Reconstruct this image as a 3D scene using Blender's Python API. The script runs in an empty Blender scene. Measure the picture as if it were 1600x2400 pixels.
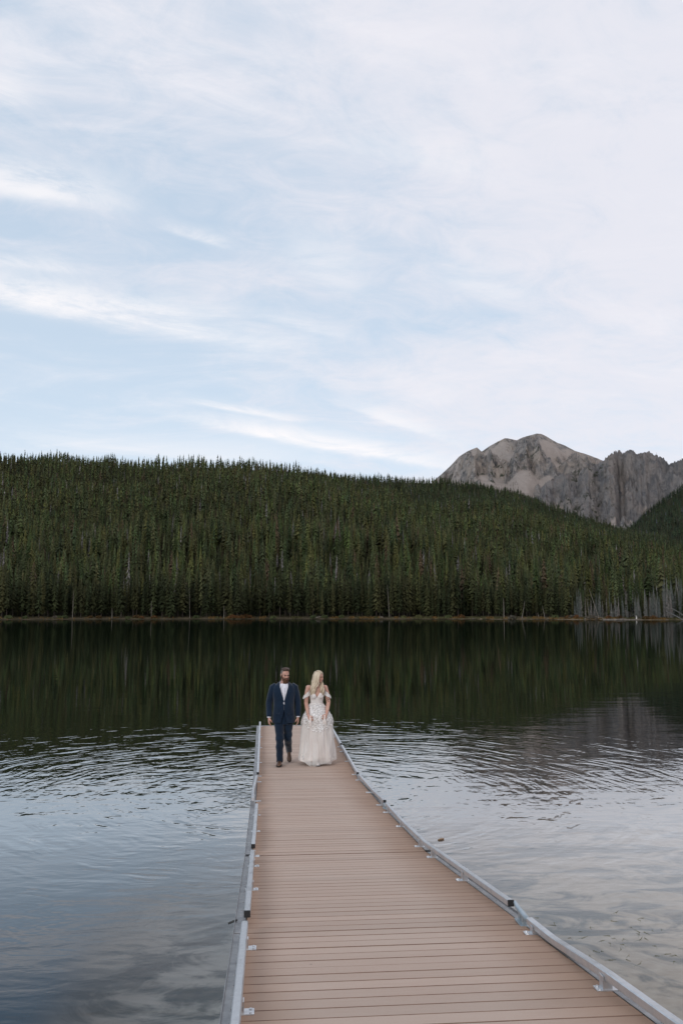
import bpy, bmesh, math, random
import numpy as np
from mathutils import Vector, Matrix, Euler
R = math.radians
random.seed(7); rng = np.random.default_rng(11)
scene = bpy.context.scene
col = scene.collection
PI = math.pi
# ------------------------------------------------------------ camera
CAM_H = 3.5
PITCH, YAW, F = 6.56, -5.09, 2000.0          # focal length in pixels of the 1600x2400 frame
cam_d = bpy.data.cameras.new('camera'); cam = bpy.data.objects.new('camera', cam_d); col.objects.link(cam)
cam.location = (0, 0, CAM_H); cam.rotation_euler = (R(90 + PITCH), 0, R(YAW))
cam_d.sensor_fit = 'VERTICAL'; cam_d.sensor_height = 36; cam_d.lens = 36 * F / 2400
cam_d.clip_start = 0.05; cam_d.clip_end = 20000
scene.camera = cam
CM = Euler((R(90 + PITCH), 0, R(YAW))).to_matrix()
def ray(px, py):
    """direction (azimuth in degrees from +Y, tangent of elevation) of a bearing in the survey of the view"""
    d = CM @ Vector(((px - 800) / F, (1200 - py) / F, -1))
    return math.degrees(math.atan2(d.x, d.y)), d.z / math.hypot(d.x, d.y)
# ------------------------------------------------------------ node helpers
class NT:
    def __init__(s, tree): s.t = tree; s.n = tree.nodes; s.l = tree.links
    def new(s, typ, **kw):
        n = s.n.new(typ)
        for k, v in kw.items(): setattr(n, k, v)
        return n
    def put(s, sock, v):
        if isinstance(v, bpy.types.NodeSocket): s.l.new(v, sock)
        elif v is not None:
            if hasattr(sock, 'default_value') and isinstance(v, tuple) and len(v) == 3 and sock.type == 'RGBA': v = (*v, 1)
            sock.default_value = v
    def m(s, op, a, b=None, c=None, clamp=False):
        n = s.new('ShaderNodeMath', operation=op, use_clamp=clamp)
        s.put(n.inputs[0], a)
        if b is not None: s.put(n.inputs[1], b)
        if c is not None: s.put(n.inputs[2], c)
        return n.outputs[0]
    def vm(s, op, a, b=None):
        n = s.new('ShaderNodeVectorMath', operation=op); s.put(n.inputs[0], a)
        if b is not None: s.put(n.inputs[1], b)
        return n.outputs['Value'] if op in ('LENGTH', 'DOT_PRODUCT', 'DISTANCE') else n.outputs[0]
    def mix(s, f, a, b, blend='MIX'):
        n = s.new('ShaderNodeMix', data_type='RGBA', blend_type=blend)
        s.put(n.inputs[0], f); s.put(n.inputs[6], a); s.put(n.inputs[7], b)
        return n.outputs[2]
    def noise(s, vec, scale, detail=4, rough=0.55, dist=0.0):
        n = s.new('ShaderNodeTexNoise'); s.put(n.inputs['Vector'], vec)
        n.inputs['Scale'].default_value = scale; n.inputs['Detail'].default_value = detail
        n.inputs['Roughness'].default_value = rough; n.inputs['Distortion'].default_value = dist
        return n.outputs[0]
    def vor(s, vec, scale, feature='F1'):
        n = s.new('ShaderNodeTexVoronoi', feature=feature); s.put(n.inputs['Vector'], vec); n.inputs['Scale'].default_value = scale
        return n
    def ramp(s, f, lo, hi, a=0.0, b=1.0):
        n = s.new('ShaderNodeMapRange', clamp=True, interpolation_type='SMOOTHSTEP'); s.put(n.inputs[0], f)
        n.inputs[1].default_value = lo; n.inputs[2].default_value = hi; n.inputs[3].default_value = a; n.inputs[4].default_value = b
        return n.outputs[0]
    def scale(s, vec, v, rot=(0, 0, 0), loc=(0, 0, 0)):
        n = s.new('ShaderNodeMapping'); s.put(n.inputs[0], vec); n.inputs['Scale'].default_value = v; n.inputs['Rotation'].default_value = rot
        n.inputs['Location'].default_value = loc
        return n.outputs[0]
    def xyz(s, v):
        n = s.new('ShaderNodeSeparateXYZ'); s.put(n.inputs[0], v); return n.outputs[0], n.outputs[1], n.outputs[2]
    def comb(s, x, y, z):
        n = s.new('ShaderNodeCombineXYZ'); s.put(n.inputs[0], x); s.put(n.inputs[1], y); s.put(n.inputs[2], z); return n.outputs[0]
    def bump(s, h, strength=1, dist=0.01):
        n = s.new('ShaderNodeBump'); s.put(n.inputs['Height'], h); n.inputs['Strength'].default_value = strength; n.inputs['Distance'].default_value = dist
        return n.outputs[0]
# ------------------------------------------------------------ world: sky with high cirrus
SUN_EL, SUN_AZ = 24.0, 215.0         # sun low behind the camera's left shoulder, veiled
w = bpy.data.worlds.new('World'); scene.world = w; w.use_nodes = True
N = NT(w.node_tree); N.n.clear()
sky = N.new('ShaderNodeTexSky', sky_type='NISHITA', sun_disc=False)
sky.sun_elevation = R(SUN_EL); sky.sun_rotation = R(SUN_AZ); sky.altitude = 2000; sky.air_density = 1.0; sky.dust_density = 1.0; sky.ozone_density = 1.6
tc = N.new('ShaderNodeTexCoord').outputs['Generated']
dx, dy, dz = N.xyz(tc)
zc = N.m('MAXIMUM', dz, 0.0)
az = N.m('ARCTAN2', dx, dy)                     # radians from +Y
el = N.m('ARCSINE', zc)
den = N.m('ADD', zc, 0.38)
pl = N.comb(N.m('DIVIDE', dx, den), N.m('DIVIDE', dy, den), 0.0)
n1 = N.noise(N.scale(pl, (0.8, 1.5, 1), (0, 0, R(-14))), 1.5, 7, 0.6, 0.6)
n2 = N.noise(N.scale(pl, (0.8, 1.9, 1), (0, 0, R(-24)), (3, 1, 0)), 2.2, 9, 0.62, 1.1)
n3 = N.noise(N.scale(N.comb(az, el, 0), (1.6, 7.0, 1), (0, 0, R(9)), (1, 7, 0)), 3.2, 8, 0.68, 0.7)
# broad veil: heavier overhead and to the right
veil = N.m('ADD', N.m('MULTIPLY', az, 0.75), N.m('MULTIPLY', N.ramp(el, 0.16, 0.62), 0.34))
veil = N.m('ADD', veil, N.m('MULTIPLY', N.m('SUBTRACT', n1, 0.5), 1.5))
veil = N.m('ADD', veil, N.m('MULTIPLY', N.m('SUBTRACT', n2, 0.5), 0.5))
n4 = N.noise(N.scale(pl, (1.2, 1.8, 1), (0, 0, R(-30)), (5, 2, 0)), 7.0, 9, 0.66, 0.8)
veil = N.m('ADD', veil, N.m('MULTIPLY', N.m('SUBTRACT', n4, 0.5), 0.95))
veil = N.ramp(veil, -0.18, 0.62)
wisp = N.m('MULTIPLY', N.ramp(n2, 0.47, 0.72), N.ramp(n3, 0.3, 0.7))
wisp = N.m('MULTIPLY', wisp, 0.5)
def streak(x0, y0, x1, y1, wid, amp):
    """a cirrus streak fixed in the sky between two bearings"""
    a0, t0 = ray(x0, y0); a1, t1 = ray(x1, y1)
    a0, a1 = R(a0), R(a1); e0, e1 = math.atan(t0), math.atan(t1)
    ca, ce = (a0 + a1) / 2, (e0 + e1) / 2; L = math.hypot(a1 - a0, e1 - e0) / 2; th = math.atan2(e1 - e0, a1 - a0)
    da = N.m('SUBTRACT', az, ca); de = N.m('SUBTRACT', el, ce)
    u = N.m('ADD', N.m('MULTIPLY', da, math.cos(th) / L), N.m('MULTIPLY', de, math.sin(th) / L))
    v = N.m('ADD', N.m('MULTIPLY', da, -math.sin(th)), N.m('MULTIPLY', de, math.cos(th)))
    v = N.m('ADD', v, N.m('MULTIPLY', N.m('SUBTRACT', n2, 0.5), wid * 1.6))
    # sharp lower edge, feathered upper edge
    up = N.m('DIVIDE', N.m('MAXIMUM', v, 0.0), wid * 1.7); dn = N.m('DIVIDE', N.m('MAXIMUM', N.m('MULTIPLY', v, -1), 0.0), wid * 0.55)
    q = N.m('ADD', N.m('POWER', up, 2), N.m('POWER', dn, 2))
    q = N.m('ADD', q, N.m('POWER', N.m('ABSOLUTE', u), 3.0))
    g = N.m('EXPONENT', N.m('MULTIPLY', q, -1.3))
    return N.m('MULTIPLY', g, N.m('MULTIPLY', N.ramp(n3, 0.32, 0.62, 0.25, 1.0), amp))
sts = [streak(-250, 640, 640, 800, 0.020, 1.0), streak(-200, 400, 320, 490, 0.020, 0.85), streak(380, 535, 545, 585, 0.007, 0.75),
       streak(420, 975, 1090, 1098, 0.010, 1.0), streak(430, 938, 700, 985, 0.005, 0.75), streak(800, 945, 1090, 1045, 0.008, 0.6),
       streak(-100, 180, 90, 250, 0.016, 0.6), streak(-150, 590, 240, 640, 0.010, 0.45), streak(650, 600, 850, 690, 0.028, 0.45), streak(-100, 1035, 800, 1075, 0.016, 0.45),
       streak(600, 740, 820, 790, 0.006, 0.4), streak(760, 330, 1200, 420, 0.02, 0.35), streak(1000, 640, 1250, 720, 0.02, 0.35)]
S = sts[0]
for s_ in sts[1:]: S = N.m('ADD', S, s_)
S = N.m('MINIMUM', S, 1.0)
base = N.mix(1.0, sky.outputs[0], (1.0, 1.0, 1.0, 1), 'MULTIPLY')
hz = N.ramp(el, 0.0, 0.5, 1.0, 0.0)
pale = N.mix(hz, (4.9, 5.95, 7.15, 1), (6.05, 7.0, 7.9, 1))     # thin high haze
base = N.mix(0.85, base, pale)
c1 = N.mix(N.m('MULTIPLY', veil, 0.80), base, (7.15, 6.98, 7.45, 1))
c1 = N.mix(wisp, c1, (7.9, 7.7, 8.0, 1))
c1 = N.mix(N.m('MULTIPLY', S, 0.88), c1, (8.5, 8.2, 8.25, 1))
bg = N.new('ShaderNodeBackground'); N.put(bg.inputs[0], c1); bg.inputs[1].default_value = 0.122
wo = N.new('ShaderNodeOutputWorld'); N.l.new(bg.outputs[0], wo.inputs[0])
# ------------------------------------------------------------ sun (veiled, very soft)
sl = bpy.data.lights.new('sun', 'SUN'); sl.energy = 1.1; sl.angle = R(14); sl.color = (1.0, 0.93, 0.86)
so = bpy.data.objects.new('sun', sl); col.objects.link(so)
sd = Vector((math.sin(R(SUN_AZ)) * math.cos(R(SUN_EL)), math.cos(R(SUN_AZ)) * math.cos(R(SUN_EL)), math.sin(R(SUN_EL))))
so.rotation_euler = sd.to_track_quat('Z', 'Y').to_euler(); so.location = (-20, -20, 40)
vs = scene.view_settings; vs.view_transform = 'Standard'; vs.look = 'None'; vs.exposure = 0.0; vs.gamma = 1
# ------------------------------------------------------------ object helpers
def tag(o, label=None, cat=None, group=None, kind=None):
    if label: o['label'] = label
    if cat: o['category'] = cat
    if group: o['group'] = group
    if kind: o['kind'] = kind
    return o
def empty(name, loc=(0, 0, 0), rz=0):
    o = bpy.data.objects.new(name, None); o.location = loc; o.rotation_euler.z = rz; o.empty_display_size = 0.2; col.objects.link(o); return o
def mesh_np(name, V, T, mats, parent=None, smooth=False, mi=None, attrs=None):
    """V (n,3); T (m,3) or (m,4) int"""
    me = bpy.data.meshes.new(name); V = np.asarray(V, np.float32); T = np.asarray(T, np.int32); k = T.shape[1]
    me.vertices.add(len(V)); me.vertices.foreach_set('co', V.ravel())
    me.loops.add(T.size); me.loops.foreach_set('vertex_index', T.ravel())
    me.polygons.add(len(T)); me.polygons.foreach_set('loop_start', np.arange(0, T.size, k, dtype=np.int32))
    me.polygons.foreach_set('loop_total', np.full(len(T), k, np.int32))
    for m_ in (mats if isinstance(mats, (list, tuple)) else [mats]): me.materials.append(m_)
    if mi is not None: me.polygons.foreach_set('material_index', np.asarray(mi, np.int32))
    if smooth: me.polygons.foreach_set('use_smooth', np.ones(len(T), bool))
    for an, (ty, data) in (attrs or {}).items():
        a = me.attributes.new(an, ty, 'POINT')
        a.data.foreach_set('color' if ty == 'FLOAT_COLOR' else 'value', np.asarray(data, np.float32).ravel())
    me.update(calc_edges=True); me.validate()
    if name is None: return me
    o = bpy.data.objects.new(name, me); col.objects.link(o)
    if parent: o.parent = parent
    return o
class MB:
    """collects shapes, links them as one mesh object"""
    def __init__(s): s.v = []; s.f = []
    def add(s, vs, fs):
        b = len(s.v); s.v += [tuple(map(float, v)) for v in vs]; s.f += [tuple(i + b for i in f) for f in fs]; return s
    def box(s, c, d, M=None):
        hx, hy, hz = d[0] / 2, d[1] / 2, d[2] / 2
        P = [Vector((x, y, z)) for z in (-hz, hz) for y in (-hy, hy) for x in (-hx, hx)]
        P = [((M @ p) if M is not None else p) + Vector(c) for p in P]
        return s.add(P, [(0, 2, 3, 1), (4, 5, 7, 6), (0, 1, 5, 4), (2, 6, 7, 3), (0, 4, 6, 2), (1, 3, 7, 5)])
    def loft(s, rings, cap=True):
        n = len(rings[0]); vs = [p for r in rings for p in r]; fs = []
        for i in range(len(rings) - 1):
            for j in range(n):
                k = (j + 1) % n; fs.append((i * n + j, i * n + k, (i + 1) * n + k, (i + 1) * n + j))
        if cap: fs.append(tuple(range(n - 1, -1, -1))); fs.append(tuple((len(rings) - 1) * n + j for j in range(n)))
        return s.add(vs, fs)
    def tube(s, pts, rad, n=10, flat=1.0, cap=True, up=None):
        pts = [Vector(p) for p in pts]
        if not isinstance(rad, (list, tuple)): rad = [rad] * len(pts)
        rings = []; a = None
        for i, p in enumerate(pts):
            t = (pts[min(i + 1, len(pts) - 1)] - pts[max(i - 1, 0)]).normalized()
            if a is None:
                a = Vector(up) if up else (Vector((0, 0, 1)) if abs(t.z) < 0.9 else Vector((0, -1, 0)))
            a = (a - t * a.dot(t))
            a = a.normalized() if a.length > 1e-6 else t.orthogonal().normalized()
            b = t.cross(a)
            rings.append([p + (a * math.cos(q) * flat + b * math.sin(q)) * rad[i] for q in [2 * PI * j / n for j in range(n)]])
        return s.loft(rings, cap)
    def ell(s, c, r, nu=16, nv=10, M=None, fn=None):
        c = Vector(c); vs = []; fs = []
        for i in range(nv + 1):
            ph = PI * i / nv
            for j in range(nu):
                th = 2 * PI * j / nu
                p = Vector((math.sin(ph) * math.cos(th), math.sin(ph) * math.sin(th), math.cos(ph)))
                if fn: p = fn(p)
                p = Vector((p.x * r[0], p.y * r[1], p.z * r[2]))
                vs.append(((M @ p) if M is not None else p) + c)
        for i in range(nv):
            for j in range(nu):
                k = (j + 1) % nu; fs.append((i * nu + j, (i + 1) * nu + j, (i + 1) * nu + k, i * nu + k))
        return s.add(vs, fs)
    def build(s, name, m, parent=None, smooth=False, bevel=0, loc=None):
        me = bpy.data.meshes.new(name); me.from_pydata(s.v, [], s.f)
        for m_ in (m if isinstance(m, (list, tuple)) else [m]): me.materials.append(m_)
        bm = bmesh.new(); bm.from_mesh(me); bmesh.ops.remove_doubles(bm, verts=bm.verts, dist=1e-6)
        bmesh.ops.recalc_face_normals(bm, faces=bm.faces)
        bm.to_mesh(me); bm.free()
        if smooth: me.polygons.foreach_set('use_smooth', [True] * len(me.polygons))
        me.update()
        o = bpy.data.objects.new(name, me); col.objects.link(o)
        if loc: o.location = loc
        if parent: o.parent = parent
        if bevel:
            b = o.modifiers.new('bevel', 'BEVEL'); b.width = bevel; b.segments = 2; b.limit_method = 'ANGLE'
        return o
def remesh(o, voxel, smooth=6, cut=None, noise=None):
    """weld the overlapping volumes of o into one continuous skin"""
    m_ = o.modifiers.new('r', 'REMESH'); m_.mode = 'VOXEL'; m_.voxel_size = voxel; m_.use_smooth_shade = True
    if smooth: s_ = o.modifiers.new('s', 'SMOOTH'); s_.iterations = smooth; s_.factor = 0.5
    ts = bpy.data.scenes.get('workshop') or bpy.data.scenes.new('workshop'); par = o.parent; o.parent = None; ts.collection.objects.link(o)
    with bpy.context.temp_override(scene=ts, view_layer=ts.view_layers[0]):
        dg = bpy.context.evaluated_depsgraph_get(); dg.update()
        me = bpy.data.meshes.new_from_object(o.evaluated_get(dg)); old = o.data
    ts.collection.objects.unlink(o); o.parent = par
    o.modifiers.clear(); o.data = me; me.name = old.name
    if not len(me.materials):
        for mm in old.materials: me.materials.append(mm)
    bpy.data.meshes.remove(old)
    if noise:
        nv_ = len(me.vertices); co = np.empty(nv_ * 3, np.float32); no = np.empty(nv_ * 3, np.float32); me.vertices.foreach_get('co', co); me.vertex_normals.foreach_get('vector', no)
        co = co.reshape(-1, 3); d_ = np.array([noise(Vector(c_)) for c_ in co]); me.vertices.foreach_set('co', (co + no.reshape(-1, 3) * d_[:, None]).astype(np.float32).ravel())
    if cut:
        bm = bmesh.new(); bm.from_mesh(me)
        bmesh.ops.delete(bm, geom=[f for f in bm.faces if cut(f.calc_center_median())], context='FACES')
        for _ in range(3):
            be = [e for e in bm.edges if len(e.link_faces) == 1]; vv = {v for e in be for v in e.verts}
            nc = {}
            for v in vv:
                nb = [e.other_vert(v).co for e in v.link_edges if len(e.link_faces) == 1]
                if len(nb) == 2: nc[v] = v.co * 0.4 + (nb[0] + nb[1]) * 0.3
            for v, c in nc.items(): v.co = c
        bm.to_mesh(me); bm.free()
    me.polygons.foreach_set('use_smooth', [True] * len(me.polygons)); me.update()
    return o
def vnoise(x, y, seed=0):
    x = np.asarray(x, float); y = np.asarray(y, float)
    xi = np.floor(x).astype(np.int64); yi = np.floor(y).astype(np.int64); fx = x - xi; fy = y - yi
    fx = fx * fx * (3 - 2 * fx); fy = fy * fy * (3 - 2 * fy)
    def h(a, b):
        n = (a * 374761393 + b * 668265263 + seed * 974634777) & 0xffffffff
        n = ((n ^ (n >> 13)) * 1274126177) & 0xffffffff
        return ((n ^ (n >> 16)) & 0xffff) / 65535.0
    return (h(xi, yi) * (1 - fx) + h(xi + 1, yi) * fx) * (1 - fy) + (h(xi, yi + 1) * (1 - fx) + h(xi + 1, yi + 1) * fx) * fy
def fbm(x, y, o=5, seed=0, g=0.5):
    s = 0; a = 1; t = 0
    for i in range(o): s = s + a * (vnoise(x * 2 ** i, y * 2 ** i, seed + i) - 0.5); t += a; a *= g
    return s / t * 2
def ridged(x, y, o=5, seed=0, g=0.55):
    s = 0; a = 1; t = 0
    for i in range(o): s = s + a * (1 - np.abs(2 * vnoise(x * 2 ** i, y * 2 ** i, seed + i) - 1)); t += a; a *= g
    return s / t
# ------------------------------------------------------------ materials
def material(name):
    m_ = bpy.data.materials.new(name); m_.use_nodes = True; n = NT(m_.node_tree); n.n.clear()
    o = n.new('ShaderNodeOutputMaterial'); b = n.new('ShaderNodeBsdfPrincipled'); n.l.new(b.outputs[0], o.inputs[0])
    n.b = b; n.o = o; return m_, n
def simple(name, a, b=None, scale=8, rough=0.6, metal=0, bump=0, bscale=None, spec=0.5, stretch=(1, 1, 1), lo=0.3, hi=0.7, sheen=0, coord='Object', detail=5):
    m_, n = material(name); tcn = n.new('ShaderNodeTexCoord').outputs[coord]; v = n.scale(tcn, stretch)
    if b is None: b = tuple(c * 0.8 for c in a)
    f = n.ramp(n.noise(v, scale, detail), lo, hi)
    n.put(n.b.inputs['Base Color'], n.mix(f, (*a, 1), (*b, 1)))
    n.b.inputs['Roughness'].default_value = rough; n.b.inputs['Metallic'].default_value = metal
    n.b.inputs['Specular IOR Level'].default_value = spec; n.b.inputs['Sheen Weight'].default_value = sheen
    if bump: n.put(n.b.inputs['Normal'], n.bump(n.noise(v, bscale or scale * 3, 6), 1.0, bump))
    return m_
# ============================================================ LAND
def interp(pts):
    a = np.array([ray(x, y) for x, y in pts]); return lambda az_: np.interp(az_, a[:, 0], a[:, 1])
skyA = interp([(-900, 1075), (-300, 1062), (0, 1063), (70, 1066), (140, 1062), (270, 1074), (400, 1076), (450, 1072), (560, 1076), (640, 1082), (700, 1094), (780, 1108), (850, 1124), (920, 1144), (990, 1176), (1060, 1218), (1150, 1265), (1250, 1310), (1400, 1350), (1600, 1385), (2600, 1410)])
skyB = interp([(-900, 1130), (500, 1122), (700, 1108), (800, 1107), (900, 1112), (1040, 1115), (1090, 1121), (1150, 1132), (1200, 1143), (1250, 1160), (1300, 1182), (1350, 1200), (1400, 1218), (1450, 1232), (1500, 1243), (1550, 1252), (1600, 1268), (1800, 1310), (2600, 1330)])
skyC = interp([(900, 1340), (1250, 1315), (1380, 1272), (1440, 1252), (1480, 1226), (1520, 1186), (1560, 1158), (1600, 1128), (1700, 1072), (1900, 1040), (2600, 1060)])
AZR = ray(1200, 1448)[0]
def shore(a):
    return 341 + 4.5 * (vnoise(a * 1.1, a * 0, 5) - 0.5) * 2 + 1.5 * (vnoise(a * 7, a * 0, 9) - 0.5) * 2 - 12 * np.clip((a - 14.5) / 9, 0, 1)
def flank(tc, rc, r, r0, p, tree):
    zc_ = np.maximum(tc * rc + CAM_H - tree, 4)
    t = (r - r0) / (rc - r0)
    up = zc_ * np.clip(t, -0.2, 1) * (1 - p * (1 - np.clip(t, 0, 1)))
    return np.where(t <= 1, up, zc_ - (r - rc) * 0.22)
def hill_parts(a, r):
    r0 = shore(a) + 3
    rcA = 960 + 60 * fbm(a / 6, a * 0, 3, 21)
    A = flank(skyA(a), rcA, r, r0, 0.18, 10)
    B = flank(skyB(a), 1350 + 0 * a, r, r0, 0.30, 12)
    C = flank(skyC(a), 2500 + 0 * a, r, r0 + 1100, 0.25, 15)
    X = r * np.sin(np.radians(a)); Y = r * np.cos(np.radians(a))
    bump = 34 * fbm(X / 230, Y / 150, 4, 31) * np.clip((r - r0 - 15) / 160, 0, 1) * np.clip((rcA - r) / 160, 0, 1)
    A = A + bump; B = B + 30 * fbm(X / 260, Y / 190, 4, 37) * np.clip((r - r0 - 15) / 160, 0, 1) * np.clip((1350 - r) / 150, 0, 1)
    C = C + 14 * fbm(X / 300, Y / 260, 4, 47) * np.clip((2500 - r) / 250, 0, 1) * np.clip((r - r0 - 1100) / 200, 0, 1)
    return A, B, C
def ground(a, r):
    A, B, C = hill_parts(a, r)
    z = np.maximum(np.maximum(A, B), C)
    s = r - shore(a)
    bank = np.where(s < 0, s * 0.12, np.minimum(0.10 + s * 0.10, 0.9))
    return np.where(s < 3, bank, np.maximum(z, bank))
def polar_mesh(name, azs, rs, zf, m_, attrf=False, **kw):
    Ag, Rg = np.meshgrid(azs, rs, indexing='ij')
    if attrf: Z, ta, cr = zf(Ag, Rg, True); kw['attrs'] = {'talus': ('FLOAT', ta), 'crag': ('FLOAT', cr)}
    else: Z = zf(Ag, Rg)
    V = np.stack([Rg * np.sin(np.radians(Ag)), Rg * np.cos(np.radians(Ag)), Z], -1).reshape(-1, 3)
    na, nr = Ag.shape; i, j = np.meshgrid(np.arange(na - 1), np.arange(nr - 1), indexing='ij'); q = i * nr + j
    T = np.stack([q, q + 1, q + nr + 1, q + nr], -1).reshape(-1, 4)[:, ::-1]
    return mesh_np(name, V, T, m_, smooth=True, **kw)
# forest floor and shore
m_ground, n = material('forest_floor')
gp = n.new('ShaderNodeNewGeometry').outputs['Position']; gx, gy, gz = n.xyz(gp)
c = n.mix(n.ramp(n.noise(gp, 0.05, 5), 0.3, 0.7), (0.022, 0.024, 0.012), (0.040, 0.036, 0.018))
sh = n.mix(n.m('MULTIPLY', n.ramp(n.noise(gp, 0.25, 5), 0.35, 0.65), n.ramp(gx, 20, 90, 0.25, 1)), (0.050, 0.040, 0.024), (0.19, 0.145, 0.095))
n.put(n.b.inputs['Base Color'], n.mix(n.ramp(gz, 0.35, 1.4), sh, c)); n.b.inputs['Roughness'].default_value = 0.95
n.b.inputs['Specular IOR Level'].default_value = 0.1
azs = np.linspace(-42, 62, 521); rs = np.concatenate([np.arange(318, 350, 1.0), np.geomspace(350, 2900, 150)])
tag(polar_mesh('hills', azs, rs, ground, m_ground), kind='structure')
# ------------------------------------------------------------ mountains
sky1 = interp([(700, 1180), (900, 1170), (1000, 1140), (1036, 1110), (1060, 1086), (1075, 1070), (1095, 1057), (1117, 1048), (1128, 1058), (1145, 1046), (1165, 1035), (1182, 1027), (1210, 1031), (1232, 1022), (1256, 1016), (1268, 1017), (1285, 1026), (1305, 1037), (1322, 1043), (1345, 1055), (1370, 1063), (1411, 1079), (1460, 1095), (1600, 1120), (2000, 1160), (2600, 1200)])
sky2 = interp([(1000, 1330), (1180, 1235), (1240, 1170), (1275, 1132), (1310, 1112), (1360, 1100), (1400, 1089), (1413, 1080), (1424, 1066), (1438, 1060), (1450, 1053), (1461, 1060), (1470, 1053), (1480, 1052), (1488, 1059), (1497, 1061), (1510, 1057), (1521, 1056), (1532, 1067), (1544, 1066), (1556, 1073), (1566, 1083), (1585, 1079), (1600, 1072), (1640, 1060), (1800, 1040), (2100, 1060), (2600, 1100)])
def mtn(a, r, full=False):
    t1, t2 = sky1(a), sky2(a)
    s1 = sum(sky1(a + d_) for d_ in np.linspace(-1.0, 1.0, 9)) / 9; s2 = sum(sky2(a + d_) for d_ in np.linspace(-1.1, 1.1, 11)) / 11
    t1 = s1 + (t1 - s1) * np.exp(-(np.clip((4300 - r) / 1900, 0, 1) / 0.22) ** 2); k2 = np.exp(-(np.clip((3050 - r) / 620, 0, 1) / 0.16) ** 2); t2 = s2 + (t2 - s2) * k2
    X = r * np.sin(np.radians(a)); Y = r * np.cos(np.radians(a))
    wa = a + 1.1 * fbm(X / 420, Y / 420, 4, 66)
    g1 = ridged(wa * 0.62 + r / 1900, r / 950, 6, 61, 0.55) - 0.60; g1b = ridged(X / 260, Y / 260, 5, 63) - 0.6
    c1 = t1 * 4300 + CAM_H; q = np.clip((4300 - r) / 1900, 0, 1); back = np.clip((r - 4300) / 700, 0, 1)
    e1 = np.clip(q * 6, 0.04, 1) * (1 - 0.3 * q); p1 = c1 * (1 - 0.80 * q ** 0.92)
    z1 = p1 + (g1 * 300 + g1b * 130 + 90 * fbm(X / 500, Y / 500, 3, 64)) * e1 - back * 500
    f1 = p1 + (110 * fbm(a * 0.45 + r / 2600, r / 1700, 3, 65) - 8) * e1 - back * 500; tal1 = np.clip((f1 - z1) / 14, 0, 1); z1 = np.maximum(z1, f1)
    z1 = np.where(r < 4270, np.minimum(z1, sky1(a) * r * 0.988 + CAM_H), z1)
    wb = a + 0.35 * fbm(X / 160, Y / 160, 4, 76)
    wx2 = 60 * fbm(X / 240, Y / 240, 4, 81); g2 = ridged((X + wx2) / 170, (Y - wx2) / 300, 6, 171, 0.62) - 0.60; g2b = ridged(X / 90, Y / 90, 5, 73, 0.6) - 0.6
    rc = 3050 + 120 * fbm(a * 1.5, a * 0, 4, 75)
    c2 = t2 * rc + CAM_H; q = np.clip((rc - r) / 620, 0, 1); back = np.clip((r - rc) / 350, 0, 1)
    e2 = np.clip(q * 8, 0.10, 1) * (1 - 0.3 * q); p2 = c2 * (1 - 0.80 * q ** 0.85)
    g2c = ridged(X / 42, Y / 42, 4, 79, 0.6) - 0.6
    z2 = p2 + (g2 * 165 + g2b * 110 + g2c * 50) * e2 - back * 500
    f2 = p2 + (60 * fbm(a * 1.6, r / 900, 3, 78) - 30) * np.clip(q * 1.6 - 0.35, 0, 1) - 60 * np.clip(1 - q * 3, 0, 1) - back * 500; tal2 = np.clip((f2 - z2) / 8, 0, 1); z2 = np.maximum(z2, f2)
    z2 = np.where(r < rc - 25, np.minimum(z2, sky2(a) * r * 0.985 + CAM_H), z2)
    if full: return np.maximum(z1, z2), np.where(z1 > z2, tal1, tal2), (z2 >= z1) * 1.0
    return np.maximum(z1, z2)
m_rock, n = material('granite')
gp = n.new('ShaderNodeNewGeometry'); P = gp.outputs['Position']; nx, ny, nz = n.xyz(gp.outputs['Normal'])
v = n.scale(P, (1, 0.4, 0.45)); a1 = n.noise(v, 0.012, 8, 0.65, 1.0); a2 = n.noise(v, 0.05, 8, 0.7, 0.5); a3 = n.noise(P, 0.0045, 5, 0.6)
rk = n.mix(n.ramp(a2, 0.34, 0.64), (0.105, 0.104, 0.108), (0.37, 0.33, 0.305))
rk = n.mix(n.m('MULTIPLY', n.ramp(a1, 0.42, 0.62), 0.75), rk, (0.42, 0.345, 0.29))
tl = n.new('ShaderNodeAttribute', attribute_name='talus').outputs['Fac']; jg = n.new('ShaderNodeAttribute', attribute_name='crag').outputs['Fac']
rk = n.mix(n.m('MULTIPLY', jg, 0.5), rk, (0.15, 0.15, 0.16))
rk = n.mix(n.m('MULTIPLY', tl, n.ramp(a2, 0.2, 0.5, 0.6, 0.95)), rk, (0.41, 0.345, 0.305))
scrub = n.m('MULTIPLY', n.ramp(n.noise(P, 0.03, 7, 0.7), 0.53, 0.60), n.ramp(n.noise(P, 0.0025, 3), 0.46, 0.58))
rk = n.mix(n.m('MULTIPLY', scrub, n.m('SUBTRACT', 1.0, n.m('MULTIPLY', tl, 0.8))), rk, (0.06, 0.064, 0.045))
n.put(n.b.inputs['Base Color'], rk); n.b.inputs['Roughness'].default_value = 0.95; n.b.inputs['Specular IOR Level'].default_value = 0.15
n.put(n.b.inputs['Normal'], n.bump(n.m('ADD', n.m('ADD', a1, n.m('MULTIPLY', a2, 0.8)), n.m('MULTIPLY', n.noise(P, 0.14, 5, 0.6), 0.4)), 1.0, 26))
tag(polar_mesh('mountain', np.linspace(3, 44, 1000), np.concatenate([np.arange(2300, 3300, 9.0), np.arange(3300, 4400, 14.0), np.arange(4400, 5200, 60)]), mtn, m_rock, attrf=True), kind='structure')
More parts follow.
